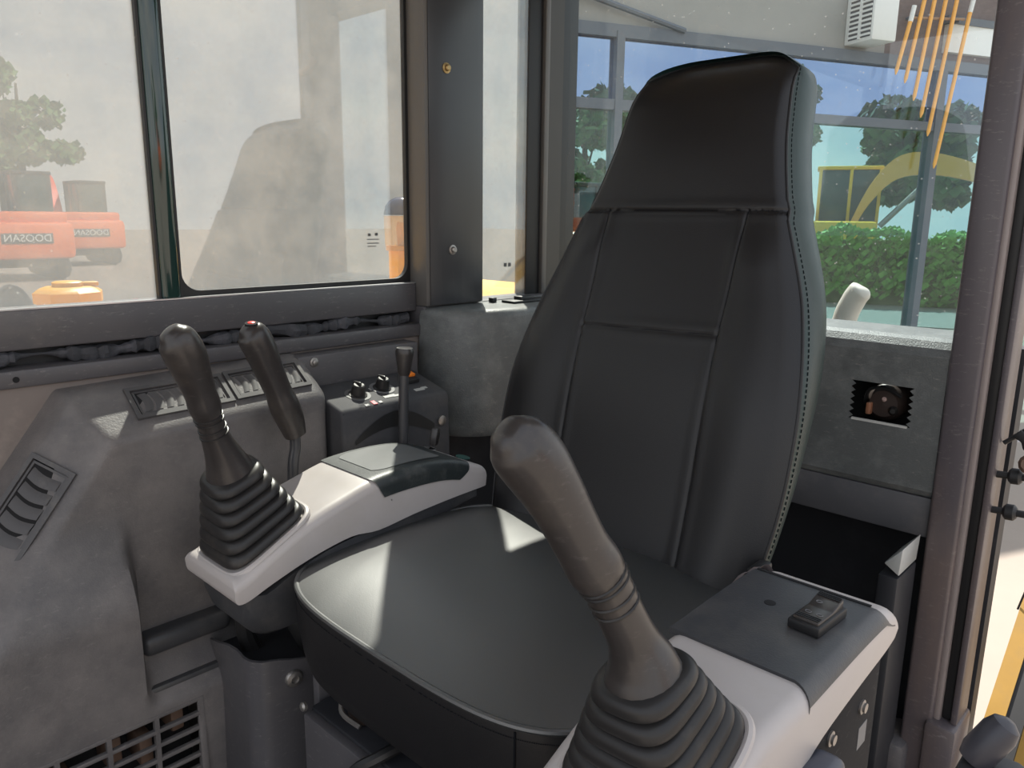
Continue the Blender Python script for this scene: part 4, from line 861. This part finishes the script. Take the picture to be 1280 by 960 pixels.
# ------------------------------------------------------------------ machines in the yard
def excavator(label, loc, heading, body, boomc, cabc, boom_up=1.0, group=None, lettering=None, s=1.0, boom=True, mounts=True):
    """tracked excavator, local +x forward, z = 0 on the ground"""
    t = thing('excavator', label, 'excavator', loc, group)
    m = Matrix.Translation(loc) @ Matrix.Rotation(heading, 4, 'Z') @ Matrix.Scale(s, 4)
    def b(name, lo, hi, mm, bev=0.0, par=t): return MB().box(lo, hi, bev, 2, m).obj(name, mm, par)
    for y in (-0.95, 0.95): b('track', (-1.5, y-0.25, 0), (1.5, y+0.25, 0.72), TRACK, 0.28)
    b('chassis', (-0.9, -0.7, 0.35), (0.9, 0.7, 0.8), TRACK, 0.05)
    b('house', (-1.35, -1.15, 0.82), (1.2, 1.15, 1.62), body, 0.10)
    cw = b('counterweight', (-1.85, -1.2, 0.62), (-1.2, 1.2, 1.62), body, 0.14)
    b('hood', (-1.7, -1.1, 1.6), (-0.3, 1.1, 1.90), body, 0.10)
    cabo = b('cab', (-0.25, 0.25, 1.55), (1.25, 1.15, 2.95), MGLASS, 0.05)
    for x in (-0.25, 0.5, 1.2):
        for y in (0.25, 1.10): b('cab_post', (x, y-0.04, 1.5), (x+0.08, y+0.08, 2.95), cabc, 0.01, cabo)
    b('cab_roof', (-0.3, 0.2, 2.93), (1.3, 1.2, 3.03), cabc, 0.03, cabo)
    if boom:
        pts = catmull([(0.6, 1.4), (1.0, 2.3), (1.6, 2.95*boom_up), (2.5, 3.0*boom_up), (3.6, 2.7*boom_up)], 5); wd = [0.18+0.10*math.sin(math.pi*i/(len(pts)-1)) for i in range(len(pts))]
        bo = MB().loft([[m @ Vector((x+dx*0.3, -0.2+dy, z+dz)) for dx, dy, dz in ((0, -0.14, -h), (0, 0.14, -h), (0, 0.14, h), (0, -0.14, h))] for (x, z), h in zip(pts, wd)]).obj('boom', boomc, t)
        MB().loft([[m @ Vector((x, -0.2+dy, z+dz)) for dy, dz in ((-0.1, -0.13), (0.1, -0.13), (0.1, 0.13), (-0.1, 0.13))] for x, z in ((3.75, 3.05*boom_up), (3.6, 2.2), (3.4, 1.0))]).obj('stick', boomc, t)
        MB().tube([m @ Vector((1.3, -0.2, 1.5)), m @ Vector((2.4, -0.2, 2.75*boom_up))], 0.07*s, 8).obj('boom_ram', STEEL, bo)
        MB().prism([m @ Vector(p) for p in ((3.4, -0.6, 1.05), (2.9, -0.6, 0.75), (2.8, -0.6, 0.25), (3.3, -0.6, 0.08), (3.7, -0.6, 0.6))], m.to_3x3() @ Vector((0, 0.8, 0)), 0.03).obj('bucket', TRACK, t)
    if lettering:
        pl_ = MB().box((-1.875, -0.62, 1.05), (-1.845, 0.62, 1.32), 0.01, mtx=m).obj('name_plate', mat('dark_name_plate', (0.05, 0.05, 0.05), 0.5), cw)
        me = text_mesh(lettering, 0.27, 0.006); me.transform(m @ Matrix.Translation((-1.885, 0, 1.185)) @ Matrix.Rotation(R(-90), 4, 'Z') @ Matrix.Rotation(R(90), 4, 'X'))
        link('lettering', me, WHITEP, pl_, smooth=False)
    return t
# built solid beyond the see-through glazing in place of reflections in it
fwd = math.atan2(0.38, 0.92)
excavator('yellow tracked excavator with an amber boom beyond the hedge', (-9.75, 24.1, -1.9), fwd, MYELLOW, MORANGE, MYELLOW, 1.0, s=1.16)
excavator('red orange excavator at the right end beyond the hedge', (-3.3, 29.2, -1.9), fwd-0.15, REDOR, MORANGE, TRACK, 1.05, boom=False, s=1.2)
excavator('orange excavator left of the seat back, seen through the rear window', (-9.95, 12.75, -1.9), fwd+1.2, ORANGE, REDOR, TRACK, 0.9, boom=False, s=0.86)
# stand on the open-door side of the cab: mirrored in the dusty side window
excavator('orange excavator on the door side, its tail mirrored large in the side window', (23.6, 6.35, -1.9), 0.0, ORANGE, REDOR, TRACK, 1.0, lettering='DOOSAN', s=1.0)
excavator('orange excavator farther off on the door side, mirrored small in the side window', (29.5, 9.9, -1.9), 0.0, ORANGE, REDOR, TRACK, 1.0, lettering='DOOSAN', s=1.0)

# ------------------------------------------------------------------ hedge, trees
def leaves(mb, centre, rx, ry, rz, n, size, rot=0.0, hollow=0.55, rnd=random):
    cr, sr = math.cos(rot), math.sin(rot)
    for _ in range(n):
        while True:
            p = Vector((rnd.uniform(-1, 1), rnd.uniform(-1, 1), rnd.uniform(-1, 1)))
            if hollow < p.length < 1: break
        q = Vector((p.x*rx, p.y*ry, p.z*rz)); q = Vector((q.x*cr-q.y*sr, q.x*sr+q.y*cr, q.z))+Vector(centre)
        a = Vector((rnd.gauss(0, 1), rnd.gauss(0, 1), rnd.gauss(0, 1))).normalized(); b = a.orthogonal().normalized(); c = a.cross(b); s = size*rnd.uniform(0.6, 1.4)
        mb.add([q-b*s-c*s*0.6, q+b*s-c*s*0.6, q+b*s+c*s*0.6, q-b*s+c*s*0.6], [(0, 1, 2, 3)])
hd_ = MB(); rh = random.Random(3); hdir = Vector((0.933, 0.36, 0)).normalized(); hperp = Vector((-hdir.y, hdir.x, 0))
hc0 = Vector((-7.6, 18.9, 0))
def hedge_box(mb, c0, half, depth, z0, z1, n, size):
    for _ in range(n):
        a = rh.uniform(-half, half); d = rh.choice((-1, -1, -1, rh.uniform(-1, 1)))*depth+rh.uniform(-0.1, 0.1); z = z0+(z1-z0)*rh.random()
        if abs(d) < depth*0.8: z = z1
        z += 0.10*math.sin(a*2.1)+0.08*math.sin(a*5.3)+rh.uniform(-0.06, 0.06)
        q = c0+hdir*a+hperp*d+Vector((0, 0, z)); u = Vector((rh.gauss(0, 1), rh.gauss(0, 1), rh.gauss(0, 1))).normalized(); b = u.orthogonal().normalized()*size*rh.uniform(.6, 1.4); c = u.cross(b)*0.6
        mb.add([q-b-c, q+b-c, q+b+c, q-b+c], [(0, 1, 2, 3)])
hedge = thing('hedge', 'long low green hedge between the building and the parked excavators', 'hedge', (-7.6, 18.9, -1.9))  # solid hedge beyond the glazing, in place of its reflection there
hedge_box(hd_, hc0, 7.5, 0.7, -1.75, -0.30, 9000, 0.07)
o = hd_.obj('foliage', LEAF, hedge, smooth=False, fix=False); o['kind'] = 'stuff'
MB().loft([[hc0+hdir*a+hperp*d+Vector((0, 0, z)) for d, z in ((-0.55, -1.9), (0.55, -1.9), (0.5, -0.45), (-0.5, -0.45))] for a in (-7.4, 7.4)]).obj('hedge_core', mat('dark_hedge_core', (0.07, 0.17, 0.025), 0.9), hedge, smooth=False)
def tree(label, x, y, h, crown, n, seed, size=0.16, group=None):
    t = thing('tree', label, 'tree', (x, y, -1.9), group); rr = random.Random(seed)
    MB().tube([(x, y, -1.9), (x+0.1, y, -1.9+h*0.4), (x, y+0.1, -1.9+h*0.85)], [0.22, 0.15, 0.05], 8).obj('trunk', BARK, t)
    mb = MB()
    for k in range(14):
        a = rr.uniform(0, 6.28); r = crown*rr.uniform(0.1, 0.8); zz = -1.9+h*(0.38+0.55*rr.random())
        c = (x+r*math.cos(a), y+r*math.sin(a), zz); q = crown*rr.uniform(0.25, 0.45); leaves(mb, c, q, q, q*0.7, n//14, size, rnd=rr)
        MB_b.append(((x, y, -1.9+h*0.45), c))
    o = mb.obj('foliage', LEAF2, t, smooth=False, fix=False); o['kind'] = 'stuff'
    for a, c in MB_b[-14::3]: MB().tube([a, c], [0.06, 0.02], 5).obj('branch', BARK, t)
MB_b = []
tree('large dark green tree behind the yellow excavator, right of the seat back', -9.0, 31.0, 6.6, 2.5, 5200, 5)  # trees behind the glazing built solid in place of reflections in it
tree('dark tree just right of the seat top, behind the glazing', -13.5, 28.0, 7.2, 2.0, 3600, 6)
tree('leafy tree behind the left end of the glazing', -17.2, 21.5, 6.2, 2.6, 4200, 8)
tree('dark round tree at the far right beyond the red orange excavator', -5.2, 34.0, 4.6, 2.2, 3200, 9)
tree('tree mirrored left of the dark bar in the side window', 37, 10.5, 8.5, 2.2, 3200, 10)
tree('tree mirrored at the far left of the side window', 33.5, 4.9, 6.5, 2.2, 3200, 11)
